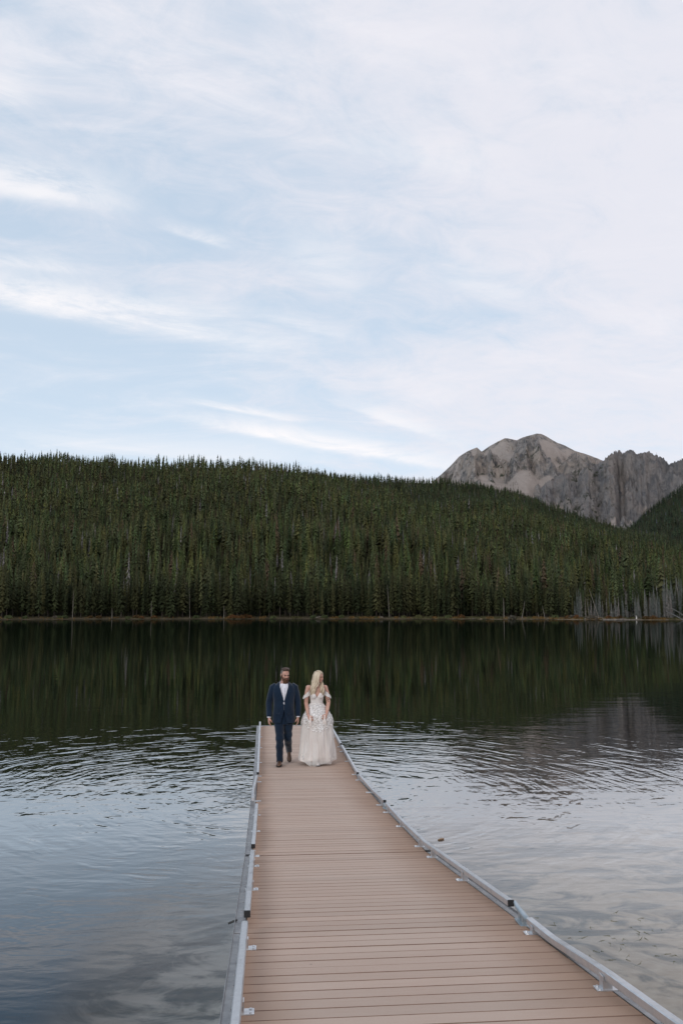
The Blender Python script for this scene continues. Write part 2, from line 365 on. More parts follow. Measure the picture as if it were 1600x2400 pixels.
# ------------------------------------------------------------ lake bed and near bank
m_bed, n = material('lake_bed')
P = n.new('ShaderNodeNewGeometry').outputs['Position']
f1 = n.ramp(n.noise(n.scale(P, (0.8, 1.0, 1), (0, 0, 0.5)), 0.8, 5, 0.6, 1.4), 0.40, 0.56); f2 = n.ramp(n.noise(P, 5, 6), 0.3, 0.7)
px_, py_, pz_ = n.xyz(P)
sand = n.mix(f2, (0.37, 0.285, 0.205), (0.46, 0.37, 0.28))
weed = n.mix(f2, (0.05, 0.056, 0.05), (0.10, 0.095, 0.075))  # dark patches also stand in for clear sky mirrored between clouds
sand = n.mix(n.ramp(px_, -0.6, 1.2), n.mix(f2, (0.52, 0.455, 0.38), (0.60, 0.535, 0.455)), n.mix(f2, (0.31, 0.235, 0.165), (0.39, 0.31, 0.23)))  # pale patches left of the dock paint mirrored clouds into the bed
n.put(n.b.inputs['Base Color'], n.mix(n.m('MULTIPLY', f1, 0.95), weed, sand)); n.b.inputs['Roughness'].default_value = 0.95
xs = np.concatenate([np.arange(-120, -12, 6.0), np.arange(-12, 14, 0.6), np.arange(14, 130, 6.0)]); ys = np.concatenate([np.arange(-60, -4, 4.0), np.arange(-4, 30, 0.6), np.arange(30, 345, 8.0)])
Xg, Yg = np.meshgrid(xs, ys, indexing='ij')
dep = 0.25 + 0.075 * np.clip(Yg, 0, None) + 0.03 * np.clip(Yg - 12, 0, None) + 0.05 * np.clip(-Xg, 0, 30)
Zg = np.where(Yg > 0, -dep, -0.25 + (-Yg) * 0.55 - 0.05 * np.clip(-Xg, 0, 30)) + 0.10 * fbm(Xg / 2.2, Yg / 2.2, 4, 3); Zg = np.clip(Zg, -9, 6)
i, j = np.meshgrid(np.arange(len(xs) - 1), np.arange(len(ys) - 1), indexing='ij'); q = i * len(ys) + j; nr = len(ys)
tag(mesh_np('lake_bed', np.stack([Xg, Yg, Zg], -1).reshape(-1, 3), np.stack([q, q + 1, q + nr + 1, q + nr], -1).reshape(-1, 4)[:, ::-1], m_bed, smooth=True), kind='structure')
# ------------------------------------------------------------ water
m_water = bpy.data.materials.new('water'); m_water.use_nodes = True; n = NT(m_water.node_tree); n.n.clear()
P = n.new('ShaderNodeNewGeometry').outputs['Position']; wx, wy, wz = n.xyz(P)
RC = (0.4, 17.0)
ddx = n.m('SUBTRACT', wx, RC[0]); ddy = n.m('SUBTRACT', wy, RC[1])
dist = n.m('SQRT', n.m('ADD', n.m('MULTIPLY', ddx, ddx), n.m('MULTIPLY', ddy, ddy)))
nb = n.noise(P, 0.35, 3, 0.5); nc = n.noise(P, 1.3, 3, 0.5); nd = n.noise(P, 3.5, 3, 0.55)
def wave(k, ph, wob, amp):
    a_ = n.m('ADD', n.m('MULTIPLY', dist, k), n.m('MULTIPLY', n.m('ADD', nb, n.m('MULTIPLY', nc, 0.35)), wob))
    return n.m('MULTIPLY', n.m('SINE', n.m('ADD', a_, ph)), amp)
ring = n.m('ADD', n.m('ADD', wave(2 * PI / 0.33, 0, 21, 0.0013), wave(2 * PI / 0.20, 1.3, 33, 0.0009)), wave(2 * PI / 0.62, 2, 15, 0.0016))
env = n.m('MULTIPLY', n.ramp(dist, 15, 6.0), n.ramp(wy, 9.0, 16.0, 0.16, 1.0))
env = n.m('MULTIPLY', env, n.ramp(nc, 0.36, 0.62, 0.15, 1.3))
env = n.m('ADD', env, n.m('MULTIPLY', n.ramp(dist, 22, 8), 0.05))
ang = n.m('ARCTAN2', ddx, ddy)
pol = n.comb(n.m('ADD', n.m('MULTIPLY', dist, 1.0 / 0.30), n.m('MULTIPLY', nb, 5.0)), n.m('ADD', n.m('MULTIPLY', ang, 5.0), n.m('MULTIPLY', nc, 0.8)), 0.0)
pol2 = n.comb(n.m('ADD', n.m('MULTIPLY', dist, 1.0 / 0.17), n.m('MULTIPLY', nb, 8.0)), n.m('ADD', n.m('MULTIPLY', ang, 9.0), n.m('MULTIPLY', nc, 1.5)), 3.0)
rnz = n.m('ADD', n.m('MULTIPLY', n.m('SUBTRACT', n.noise(pol, 1.0, 2, 0.5), 0.5), 0.0105), n.m('MULTIPLY', n.m('SUBTRACT', n.noise(pol2, 1.0, 1, 0.5), 0.5), 0.0042))
h = n.m('MULTIPLY', n.m('ADD', n.m('MULTIPLY', ring, 0.30), rnz), env)
near = n.ramp(wy, 45, 10)
sm = n.m('MULTIPLY', n.m('SUBTRACT', n.noise(n.scale(P, (0.55, 1.3, 1)), 2.6, 3, 0.5, 0.3), 0.5), n.m('ADD', 0.0011, n.m('MULTIPLY', near, 0.0035)))
md = n.m('MULTIPLY', n.m('SUBTRACT', n.noise(n.scale(P, (0.35, 1.0, 1)), 0.8, 2), 0.5), n.m('MULTIPLY', near, 0.007))
far = n.m('MULTIPLY', n.m('SUBTRACT', n.noise(n.scale(P, (0.12, 1.0, 1)), 0.7, 2), 0.5), 0.006)
h = n.m('ADD', n.m('ADD', h, sm), n.m('ADD', md, far))
bn = n.bump(h, 1.0, 1.0)
lw = n.new('ShaderNodeLayerWeight'); lw.inputs[0].default_value = 0.5; n.put(lw.inputs['Normal'], bn)
fres = n.m('MINIMUM', n.m('MULTIPLY', n.m('POWER', lw.outputs['Facing'], 6.8), 2.85), 0.52)     # Schlick-like gloss of a wet mirror surface
gl = n.new('ShaderNodeBsdfGlossy'); gl.inputs['Color'].default_value = (1, 1, 1, 1); n.put(gl.inputs['Normal'], bn)
n.put(gl.inputs['Roughness'], n.ramp(wy, 12, 70, 0.0, 0.02))
tr = n.new('ShaderNodeBsdfTransparent'); tr.inputs[0].default_value = (0.90, 0.93, 0.95, 1)
mu = n.new('ShaderNodeBsdfDiffuse'); n.put(mu.inputs[0], n.mix(n.ramp(wy, 22, 8), (0.0035, 0.0065, 0.0035), (0.003, 0.022, 0.041)))
# the deeper the water the less of the bed shows through its green murk (deeper outward and to the left)
dpt = n.m('ADD', wy, n.m('MULTIPLY', n.m('SUBTRACT', 0.6, wx), n.ramp(wx, -2.5, -1.2, 6.0, 1.0)))
murk = n.ramp(n.m('ADD', dpt, n.m('MULTIPLY', nb, 4)), 12.0, 24.0, 0.0, 1.0)
ms = n.new('ShaderNodeMixShader'); n.put(ms.inputs[0], murk); n.l.new(tr.outputs[0], ms.inputs[1]); n.l.new(mu.outputs[0], ms.inputs[2])
ms2 = n.new('ShaderNodeMixShader'); n.put(ms2.inputs[0], fres); n.l.new(ms.outputs[0], ms2.inputs[1]); n.l.new(gl.outputs[0], ms2.inputs[2])
o_ = n.new('ShaderNodeOutputMaterial'); n.l.new(ms2.outputs[0], o_.inputs[0])
mb = MB(); mb.add([(-420, -70, 0), (460, -70, 0), (460, 420, 0), (-420, 420, 0)], [(0, 1, 2, 3)])
tag(mb.build('lake_water', m_water), kind='structure')
# ============================================================ TREES
def conifer(lv, nb, seed, Rr=0.085, zb=0.22, dead=False):
    """unit-height tree: crown kites + trunk; returns crown V,T and trunk V,T"""
    g = np.random.default_rng(seed); V = []; T = []
    lean = g.uniform(-0.5, 0.5)
    for i in range(lv):
        t = i / (lv - 1); z = zb + (1.0 - zb) * (t ** 0.93)
        prof = min(1, 0.6 + 2.6 * t) * (1 - t) ** 0.9 + 0.02
        for k in range(nb):
            if g.random() < (0.10 if not dead else 0.5): continue
            a = 2 * PI * (k + 0.5 * (i % 2)) / nb + g.uniform(-0.35, 0.35)
            rr = Rr * prof * g.uniform(0.55, 1.25) * (1.0 + 0.12 * math.cos(a - lean))
            dr = rr * (0.55 if t < 0.6 else 0.15) * g.uniform(0.5, 1.3); zz = z + g.uniform(-0.5, 0.5) / lv
            ca, sa = math.cos(a), math.sin(a); wd = PI / nb * (1.25 if not dead else 0.30) * rr * 0.62
            lift = 0.85 * (1 - zb) / lv + 0.012
            if dead: lift = 0.03
            b = len(V)
            V += [(0, 0, min(zz + lift, 1.0)), (0.58 * rr * ca - wd * sa, 0.58 * rr * sa + wd * ca, zz - dr * 0.45),
                  (rr * ca, rr * sa, zz - dr), (0.58 * rr * ca + wd * sa, 0.58 * rr * sa - wd * ca, zz - dr * 0.45)]
            T += [(b, b + 1, b + 2), (b, b + 2, b + 3)]
    TV = []; TT = []
    for k in range(5): a = 2 * PI * k / 5; TV += [((0.0085 if not dead else 0.005) * math.cos(a), (0.0085 if not dead else 0.005) * math.sin(a), -0.02), (0.0015 * math.cos(a), 0.0015 * math.sin(a), 0.985 if not dead else 1.0)]
    for k in range(5): p, q_ = 2 * k, 2 * ((k + 1) % 5); TT += [(p, q_, q_ + 1), (p, q_ + 1, p + 1)]
    return np.array(V, np.float32), np.array(T), np.array(TV, np.float32), np.array(TT)
def foliage_mat(name, use_random):
    m_, n = material(name)
    at = n.new('ShaderNodeAttribute', attribute_name='tone'); P = n.new('ShaderNodeNewGeometry').outputs['Position']
    f = n.ramp(n.noise(P, 1.3, 3), 0.3, 0.7, 0.65, 1.35)
    c_ = n.mix(1.0, at.outputs['Color'], n.comb(f, f, f), 'MULTIPLY')
    if use_random:
        rd = n.new('ShaderNodeObjectInfo').outputs['Random']; f2 = n.ramp(rd, 0, 1, 0.78, 1.22)
        c_ = n.mix(1.0, c_, n.comb(n.m('MULTIPLY', f2, n.ramp(rd, 0.2, 1, 0.9, 1.15)), f2, f2), 'MULTIPLY')
    n.put(n.b.inputs['Base Color'], c_); n.b.inputs['Roughness'].default_value = 0.8; n.b.inputs['Specular IOR Level'].default_value = 0.15
    return m_
m_fol = foliage_mat('conifer_foliage', False); m_fol1 = foliage_mat('conifer_foliage_near', True)
m_trunk = simple('conifer_bark', (0.055, 0.045, 0.036), (0.034, 0.029, 0.024), 1.5, 0.95, spec=0.1)
m_grey = simple('dead_wood', (0.19, 0.185, 0.175), (0.11, 0.105, 0.10), 0.8, 0.9, spec=0.1)
def tones(k, g):
    """natural base colours of k trees"""
    base = np.array([0.057, 0.064, 0.023]); c_ = np.tile(base, (k, 1)) * g.uniform(0.55, 1.5, (k, 1)) ** 1.15
    c_[:, 0] *= g.uniform(0.75, 1.2, k); c_[:, 2] *= g.uniform(0.8, 1.3, k)
    dd = g.random(k); grey = dd < 0.022; c_[grey] = np.array([0.17, 0.155, 0.145]) * g.uniform(0.6, 1.2, (grey.sum(), 1))
    br = (dd > 0.022) & (dd < 0.055); c_[br] = np.array([0.085, 0.060, 0.035]) * g.uniform(0.7, 1.2, (br.sum(), 1))
    return c_, grey
def scatter(a0, a1, r0, r1, area, g):
    nn = int(R(a1 - a0) * (r1 ** 2 - r0 ** 2) / 2 / area)
    gx_ = max(1, int(math.sqrt(nn * R(a1 - a0) * (r0 + r1) / 2 / (r1 - r0)))); gr_ = max(1, nn // gx_)
    A_, B_ = np.meshgrid((np.arange(gx_) + 0.5) / gx_, (np.arange(gr_) + 0.5) / gr_, indexing='ij')
    A_ = A_.ravel() + g.uniform(-0.6, 0.6, A_.size) / gx_; B_ = B_.ravel() + g.uniform(-0.6, 0.6, B_.size) / gr_
    return a0 + (a1 - a0) * A_, np.sqrt(r0 ** 2 + (r1 ** 2 - r0 ** 2) * np.clip(B_, 0, 1))
PV, PT, PC, PM = [], [], [], []; voff = 0
def plant(protos, a, r, H, g, tone=(1, 1, 1)):
    """append trees standing at (azimuth, range) to the wood"""
    global voff
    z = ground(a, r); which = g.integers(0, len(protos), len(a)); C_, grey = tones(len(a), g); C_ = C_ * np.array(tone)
    for p_, (V, T, TV, TT) in enumerate(protos):
        ids = np.nonzero(which == p_)[0]
        if not len(ids): continue
        W = np.concatenate([V, TV]); TW = np.concatenate([T, TT + len(V)]); k = len(ids)
        th = g.uniform(0, 2 * PI, k); c_, s_ = np.cos(th)[:, None], np.sin(th)[:, None]
        sx = H[ids][:, None] * g.uniform(1.25, 2.0, (k, 1)); sx = np.where(grey[ids][:, None], sx * 0.7, sx)
        X = (W[:, 0] * c_ - W[:, 1] * s_) * sx + (r[ids] * np.sin(np.radians(a[ids])))[:, None]
        Y = (W[:, 0] * s_ + W[:, 1] * c_) * sx + (r[ids] * np.cos(np.radians(a[ids])))[:, None]
        Z = W[:, 2] * H[ids][:, None] + z[ids][:, None] - 0.2
        PV.append(np.stack([X, Y, Z], -1).reshape(-1, 3).astype(np.float32))
        PT.append((TW[None] + (np.arange(k) * len(W))[:, None, None] + voff).reshape(-1, 3).astype(np.int32))
        C_[ids] *= 0.8 + 0.45 * vnoise(a[ids] * 0.7, r[ids] / 70, 99)[:, None]; cc = np.repeat(C_[ids][:, None, :], len(W), 1); PC.append(np.concatenate([cc, np.ones((k, len(W), 1))], -1).reshape(-1, 4).astype(np.float32))
        PM.append(np.tile(np.concatenate([np.zeros(len(T)), np.ones(len(TT))]), k).astype(np.int32))
        voff += k * len(W)
g = np.random.default_rng(5)
hi = [conifer(17, 7, 100 + i, g.uniform(0.06, 0.095), g.uniform(0.10, 0.38)) for i in range(10)]
mid = [conifer(11, 5, 200 + i, g.uniform(0.065, 0.10), g.uniform(0.12, 0.32)) for i in range(10)]
lo = [conifer(7, 4, 300 + i, g.uniform(0.075, 0.11), g.uniform(0.05, 0.2)) for i in range(10)]
# hill by hill, ring by ring
def heights(a, r, g):
    h_ = g.normal(1, 0.26, len(a)); cl = vnoise(a * 1.6, r / 30, 77)
    return np.clip(h_, 0.4, 1.6) * (0.82 + 0.36 * cl)
AL, AH = -19.5, 30.0
a, r = scatter(AL, AH, 350, 470, 12, g); k = r > shore(a) + 9; k &= ~((a > 21) & (r < 366)); a, r = a[k], r[k]; plant(hi, a, r, 14 * heights(a, r, g), g)
a, r = scatter(AL, AH, 470, 650, 13.5, g); plant(mid, a, r, 11.5 * heights(a, r, g), g)
a, r = scatter(AL, AH, 650, 1040, 14, g)
A_, B_, C_ = hill_parts(a, r); k = (A_ >= B_ - 2) | (r < 900); a, r = a[k], r[k]; plant(lo, a, r, 10.2 * heights(a, r, g), g)
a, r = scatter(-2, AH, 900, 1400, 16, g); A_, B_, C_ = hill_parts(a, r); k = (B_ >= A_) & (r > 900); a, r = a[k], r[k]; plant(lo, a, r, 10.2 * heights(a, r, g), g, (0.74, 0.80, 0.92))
a, r = scatter(AL, 4, 1290, 1380, 40, g); plant(lo, a, r, 16 * heights(a, r, g), g)
vlo = [conifer(5, 4, 400 + i, g.uniform(0.085, 0.12), 0.05) for i in range(6)]
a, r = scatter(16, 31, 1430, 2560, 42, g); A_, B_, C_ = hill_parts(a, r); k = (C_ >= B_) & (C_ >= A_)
a, r = a[k], r[k]; plant(vlo, a, r, 14 * heights(a, r, g), g, (0.55, 0.66, 0.95))  # bluish dark tint paints distance haze into these far trees
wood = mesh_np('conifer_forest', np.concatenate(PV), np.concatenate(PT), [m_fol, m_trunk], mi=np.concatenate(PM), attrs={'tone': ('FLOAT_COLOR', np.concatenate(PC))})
tag(wood, 'dense dark green conifer forest covering the far hillsides above the lake', 'forest', kind='stuff')
print('forest tris', sum(len(t) for t in PT)); del PV, PT, PC, PM
# scattered trees clinging to the rock mountain
g = np.random.default_rng(8); SV, ST = [], []; so_ = 0
a, r = scatter(11, 29, 2350, 4250, 330, g); msk = vnoise(a * 1.2, r / 260, 95) * 0.75 + vnoise(a * 6, r / 90, 96) * 0.25
keep = (msk > 0.60) & (r < 3900); a, r = a[keep], r[keep]; zz = mtn(a, r)
for i_ in range(len(a)):
    V, T, _, _ = vlo[i_ % 6]; Hh = g.uniform(6, 11); W = V * Hh * np.array([1.4, 1.4, 1]) + np.array([r[i_] * math.sin(R(a[i_])), r[i_] * math.cos(R(a[i_])), zz[i_] - 1])
    SV.append(W); ST.append(T + so_); so_ += len(V)
SV = np.concatenate(SV); tn = np.tile([0.045, 0.052, 0.026, 1], (len(SV), 1))
tag(mesh_np('mountain_trees', SV, np.concatenate(ST), m_fol, attrs={'tone': ('FLOAT_COLOR', tn)}), 'sparse dark conifers clinging to the grey rock mountain', 'trees', kind='stuff')
# ------------------------------------------------------------ front row: individual trees
def proto_mesh(name, V, T, m_, tone=None):
    o = mesh_np(name, V, T, m_, attrs=({'tone': ('FLOAT_COLOR', np.tile([*tone, 1], (len(V), 1)))} if tone is not None else None))
    return o
def tree_proto(name, data, H, wscale, tone, mc, mt):
    V, T, TV, TT = data
    root = empty(name)
    S_ = np.array([H * wscale, H * wscale, H]); cr = proto_mesh('crown', V * S_, T, mc, tone); tk = proto_mesh('trunk', TV * S_, TT, mt)
    cr.parent = root; tk.parent = root; return root
def copy_thing(o, loc, rz, sc, **kw):
    c_ = o.copy(); col.objects.link(c_); c_.location = loc; c_.rotation_euler = (0, 0, rz); c_.scale = sc if hasattr(sc, '__len__') else (sc, sc, sc); tag(c_, **kw)
    for ch in o.children:
        d = ch.copy(); col.objects.link(d); d.parent = c_
        for ch2 in ch.children: e_ = ch2.copy(); col.objects.link(e_); e_.parent = d
    return c_
g = np.random.default_rng(21)
greens = [tree_proto('conifer_tree', conifer(24, 9, 500 + i, g.uniform(0.068, 0.10), g.uniform(0.03, 0.22)), 16.5, g.uniform(1.2, 1.6), (np.array([0.040, 0.045, 0.018]) * g.uniform(0.7, 1.2)), m_fol1, m_trunk) for i in range(8)]
deads = [tree_proto('dead_conifer', conifer(44, 14, 600 + i, g.uniform(0.045, 0.075), g.uniform(0.03, 0.12), dead=True), 14, 1.4, (0.155, 0.155, 0.14), m_fol1, m_grey) for i in range(5)]
LG = dict(label='tall narrow green conifer standing in the front rows of the forest at the far shore', cat='tree', group='green conifers along the far shore')
LD = dict(label='bare grey dead conifer among the pale trees right on the far shore', cat='dead tree', group='grey dead conifers at the right of the far shore')
def put_xyz(a_, r_, dz=0.0): return (r_ * math.sin(R(a_)), r_ * math.cos(R(a_)), float(ground(np.array([a_]), np.array([r_]))[0]) + dz)
ng = 290; used = 0
for i_ in range(ng):
    a_ = -18.2 + 46.2 * (i_ + 0.5) / ng + g.uniform(-0.08, 0.08); s_ = float(shore(np.array([a_]))[0])
    r_ = s_ + (5 + abs(g.normal(0, 3.0))) + (3 if i_ % 2 else 0)
    hs = float(np.clip(g.normal(0.92, 0.20), 0.45, 1.35))
    if a_ > 20: hs *= 0.66; r_ += g.uniform(0, 12)
    elif a_ > 13: hs *= 0.9; r_ += 3
    if i_ < len(greens):
        o = greens[i_]; o.location = put_xyz(a_, r_, -0.15); o.scale = (hs * 1.05, hs * 1.05, hs); tag(o, **LG)
    else: copy_thing(greens[int(g.integers(0, 8))], put_xyz(a_, r_, -0.15), g.uniform(0, 6.28), (hs * 1.05, hs * 1.05, hs), **LG)
nd = 135
for i_ in range(nd):
    u = (i_ + 0.5) / nd; a_ = 19.9 + 8.3 * u ** 0.62 + g.uniform(-0.2, 0.2); s_ = float(shore(np.array([a_]))[0]); r_ = s_ + 3.5 + g.uniform(0, 16) * (0.4 + u)
    hs = float(np.clip(g.normal(0.52 + 0.46 * u ** 2, 0.16), 0.25, 1.3))
    if i_ < len(deads):
        o = deads[i_]; o.location = put_xyz(a_, r_, -0.15); o.scale = (hs, hs, hs); tag(o, **LD)
    else: copy_thing(deads[int(g.integers(0, 5))], put_xyz(a_, r_, -0.15), g.uniform(0, 6.28), hs, **LD)
# lone snags and leaning trunks that can be told apart
def snag(px_, py_top, lean_px, label, name='dead_tree', back=3.0, rad=0.16, yb=1449):
    a_, _ = ray(px_, yb); a2, t2 = ray(px_ + lean_px, py_top); s_ = float(shore(np.array([a_]))[0]); r_ = s_ + back
    b = Vector(put_xyz(a_, r_, -0.2)); tp = Vector((r_ * math.sin(R(a2)), r_ * math.cos(R(a2)), CAM_H + t2 * r_)) - b
    root = empty(name, b); mb = MB(); mb.tube([(0, 0, 0), tp * 0.5 + Vector((0.05, 0, 0)), tp], [rad, rad * 0.75, rad * 0.3], 7); mb.build('trunk', m_pale, root)
    br = MB()
    for k_ in range(9):
        t = g.uniform(0.35, 0.95); an = g.uniform(0, 6.28); L_ = g.uniform(0.3, 0.9) * (1.2 - t)
        p0 = tp * t; br.tube([p0, p0 + Vector((math.cos(an) * L_, math.sin(an) * L_, L_ * 0.3))], [0.035, 0.015], 4)
    br.build('branches', m_pale, root); tag(root, label, 'dead tree')
m_pale = simple('bleached_wood', (0.27, 0.235, 0.20), (0.17, 0.15, 0.13), 1.2, 0.9, spec=0.1)
snag(1180, 1402, -1, 'straight bleached bare trunk rising from the sandy strip left of the leaning ones', rad=0.14)
snag(1222, 1408, 7, 'thin bare trunk leaning slightly right between the bleached snag and the dead trees', rad=0.11)
snag(1276, 1420, -6, 'short thin bare trunk leaning left just before the grey dead trees', rad=0.09)
snag(1403, 1380, -24, 'pale dead trunk leaning far to the left above the driftwood', rad=0.13)
snag(1262, 1436, -3, 'stubby pale stick of a trunk behind the golden shore grass', rad=0.08)
snag(1380, 1403, -6, 'slim grey trunk tilting left beside the steeply leaning dead trunk', rad=0.1, back=5)
snag(263, 1425, 0, 'short pale snag at the waterline near the left end of the forest', rad=0.12)
snag(445, 1378, -1, 'tall thin reddish pale trunk standing bare before the left forest', rad=0.1)
snag(525, 1420, 0, 'short pale snag beside the orange shrubs left of centre', rad=0.12)
snag(170, 1385, 3, 'slim pale trunk leaning right among the dark conifers at far left', rad=0.09)
snag(355, 1408, 0, 'slim pale trunk between the two patches of golden grass at left', rad=0.09)
snag(912, 1370, -5, 'long thin bleached trunk leaning left against the forest right of centre', rad=0.10)
# fallen logs and stump on the right shore
def log(name, x0, y0, x1, y1, label, cat='log', rad=0.16, off=0.0, m_=None):
    pts = []
    for (x_, y_) in ((x0, y0), (x1, y1)):
        a_, t_ = ray(x_, y_); r_ = min((CAM_H - 0.15) / max(-t_, 1e-4), float(shore(np.array([a_]))[0]) + 1.0) + off if t_ < -0.0085 else float(shore(np.array([a_]))[0]) + 1.5
        pts.append(Vector((r_ * math.sin(R(a_)), r_ * math.cos(R(a_)), max(0.12, CAM_H + t_ * r_))))
    b = pts[0].copy(); mb = MB(); d = pts[1] - b; mb.tube([(0, 0, 0), d * 0.5 + Vector((0, 0, 0.05)), d], [rad, rad * 0.85, rad * 0.5], 7)
    for k_ in range(4):
        p0 = d * g.uniform(0.3, 0.9); mb.tube([p0, p0 + Vector((g.uniform(-0.5, 0.5), g.uniform(-0.5, 0), g.uniform(0.2, 0.7)))], [0.05, 0.02], 4)
    tag(mb.build(name, m_ or m_pale, loc=b), label, cat)
log('driftwood_log', 1367, 1451, 1412, 1447, 'bleached driftwood log lying at the waterline below the leaning dead trunk')
log('driftwood_log', 1412, 1452, 1480, 1452, 'long pale log lying flat on the sand left of the white stump', rad=0.2)
log('driftwood_log', 1440, 1453, 1467, 1449, 'short forked driftwood piece propped on the long pale log', rad=0.1)
log('driftwood_log', 1480, 1452, 1502, 1452, 'pale log stub at the foot of the white stump', rad=0.15)
log('fallen_tree', 1600, 1453, 1560, 1432, 'grey fallen tree sliding into the water at the right end of the far shore', 'fallen tree', 0.17, m_=m_grey)
log('fallen_tree', 1608, 1447, 1571, 1424, 'steeper grey fallen tree behind the one touching the water at far right', 'fallen tree', 0.13, m_=m_grey)
log('driftwood_log', 1100, 1449, 1150, 1450, 'thin pale log on the sandy shore right of centre', rad=0.10)
log('driftwood_log', 740, 1448, 752, 1445, 'small pale piece of driftwood at the waterline near the centre', rad=0.12)
log('driftwood_log', 890, 1446, 897, 1447, 'small white log end at the waterline right of centre', rad=0.14)
mb = MB(); mb.tube([(0, 0, 0), (0.1, 0, 0.8), (-0.1, 0, 1.5)], [0.3, 0.2, 0.09], 8)
mw = simple('white_wood', (0.62, 0.58, 0.54), (0.5, 0.46, 0.42), 2, 0.9)
aS, _ = ray(1490, 1449); sS = float(shore(np.array([aS]))[0]); tag(mb.build('tree_stump', mw, loc=put_xyz(aS, sS + 0.3, -0.05)), 'white upright stump at the water edge on the right of the far shore', 'stump')
# ------------------------------------------------------------ golden grass and shrubs on the bank
m_grass, n = material('dry_grass'); at = n.new('ShaderNodeAttribute', attribute_name='tone'); n.put(n.b.inputs['Base Color'], at.outputs['Color']); n.b.inputs['Roughness'].default_value = 0.9; n.b.inputs['Specular IOR Level'].default_value = 0.1
k = 9000; a = g.uniform(-19, 30, k); dens = vnoise(a * 0.9, a * 0, 44) * 0.6 + vnoise(a * 4, a * 0, 45) * 0.4 + 0.25 * np.clip((a - 4) / 6, 0, 1) - 0.06
k_ = g.random(k) < np.clip((dens - 0.40) * 3, 0.05, 1); a = a[k_]; dens = dens[k_]; r = shore(a) + g.uniform(0.2, 6.0, len(a)) ; z = ground(a, r)
hgt = g.uniform(0.2, 0.7, len(a)); th = g.uniform(0, PI, len(a)); wd = g.uniform(0.15, 0.4, len(a)); X = r * np.sin(np.radians(a)); Y = r * np.cos(np.radians(a))
V = np.stack([np.stack([X - wd * np.cos(th), Y - wd * np.sin(th), z], -1), np.stack([X + wd * np.cos(th), Y + wd * np.sin(th), z], -1), np.stack([X + g.uniform(-.2, .2, len(a)), Y + g.uniform(-.2, .2, len(a)), z + hgt], -1)], 1).reshape(-1, 3)
gold = (vnoise(a * 2.3, a * 0, 46) > 0.5)[:, None]
cc = np.where(gold, np.array([0.13, 0.08, 0.03]), np.array([0.075, 0.07, 0.032])) * g.uniform(0.6, 1.2, (len(a), 1)); cc = np.concatenate([cc, np.ones((len(a), 1))], 1)
tag(mesh_np('shore_grass', V, np.arange(len(V)).reshape(-1, 3), m_grass, attrs={'tone': ('FLOAT_COLOR', np.repeat(cc, 3, 0))}), 'dry golden grass along the far waterline', 'grass', kind='stuff')
def bush(seed, tone, m_):
    g_ = np.random.default_rng(seed); V = []; T = []
    for k_ in range(260):
        d = g_.normal(0, 1, 3); d /= np.linalg.norm(d); d[2] = abs(d[2]); p = d * g_.uniform(0.5, 1.0) * np.array([1.1, 1.1, 0.95]); u_ = g_.normal(0, 0.15, 3); w_ = g_.normal(0, 0.15, 3); b = len(V)
        V += [p - u_, p + u_, p + w_]; T.append((b, b + 1, b + 2))
    mb_ = MB()
    for k_ in range(5): an = g_.uniform(0, 6.28); mb_.tube([(0, 0, -0.1), (0.5 * math.cos(an), 0.5 * math.sin(an), 0.8)], [0.05, 0.02], 4)
    root = empty('shrub'); c_ = proto_mesh('foliage', np.array(V), np.array(T), m_, tone); c_.parent = root; mb_.build('stems', m_trunk, root); return root
m_bush = foliage_mat('shrub_foliage', True)
sp = [bush(1, (0.10, 0.052, 0.02), m_bush), bush(2, (0.075, 0.085, 0.035), m_bush), bush(3, (0.13, 0.105, 0.08), m_bush)]
SL = [dict(label='low orange autumn shrub on the bank of the far shore', cat='shrub', group='orange shrubs on the far shore'),
      dict(label='low olive green shrub at the edge of the far shore', cat='shrub', group='green shrubs on the far shore'),
      dict(label='grey brown leafless bush at the edge of the far shore', cat='shrub', group='grey bushes on the far shore')]
spots = [(0, x_) for x_ in (212, 232, 320, 332, 362, 545, 556, 566, 575, 583, 1080, 1330, 1352, 1425, 1452, 1512, 1530)] + [(1, x_) for x_ in (20, 60, 140, 152, 300, 460, 640, 735, 760, 800, 945, 980, 1050, 1300, 1380)] + [(2, x_) for x_ in (1375, 1385, 1392, 1340, 1200, 130)]
first = [True] * 3
for kd, x_ in spots:
    a_, _ = ray(x_, 1449); r_ = float(shore(np.array([a_]))[0]) + g.uniform(1.5, 3.5); s_ = g.uniform(0.9, 1.5) * (1.15 if 540 < x_ < 590 else 1)
    if first[kd]: o = sp[kd]; o.location = put_xyz(a_, r_); o.scale = (s_, s_, s_); tag(o, **SL[kd]); first[kd] = False
    else: copy_thing(sp[kd], put_xyz(a_, r_), g.uniform(0, 6), s_, **SL[kd])
# ============================================================ DOCK
ZB_, HB_ = [-1.0, 5.8, 9.0, 12.25, 15.5, 60], [1.14, 2.09, 2.54, 2.82, 3.05, 3.05]
def T(z, X=1.7): return (z * 1.0132 + 0.115 * float(np.interp(z, ZB_, HB_)) - X * 0.0887) / 0.9961     # surveyed range -> distance along the dock
YB_ = [T(z) for z in ZB_]
def deck_h(y):      # height of the camera above the deck at distance y
    return float(np.interp(y, YB_, HB_))
def deck_z(y): return CAM_H - deck_h(y)
XL, XR = -0.105, 1.720
m_plank, n = material('composite_plank')
P = n.new('ShaderNodeNewGeometry').outputs['Position']; lx, ly, lz = n.xyz(P)
an = n.new('ShaderNodeAttribute', attribute_name='plank').outputs['Fac']
grain = n.noise(n.scale(P, (3, 60, 3)), 3, 5, 0.6); blot = n.noise(P, 1.1, 5, 0.6); fine = n.noise(P, 90, 3)
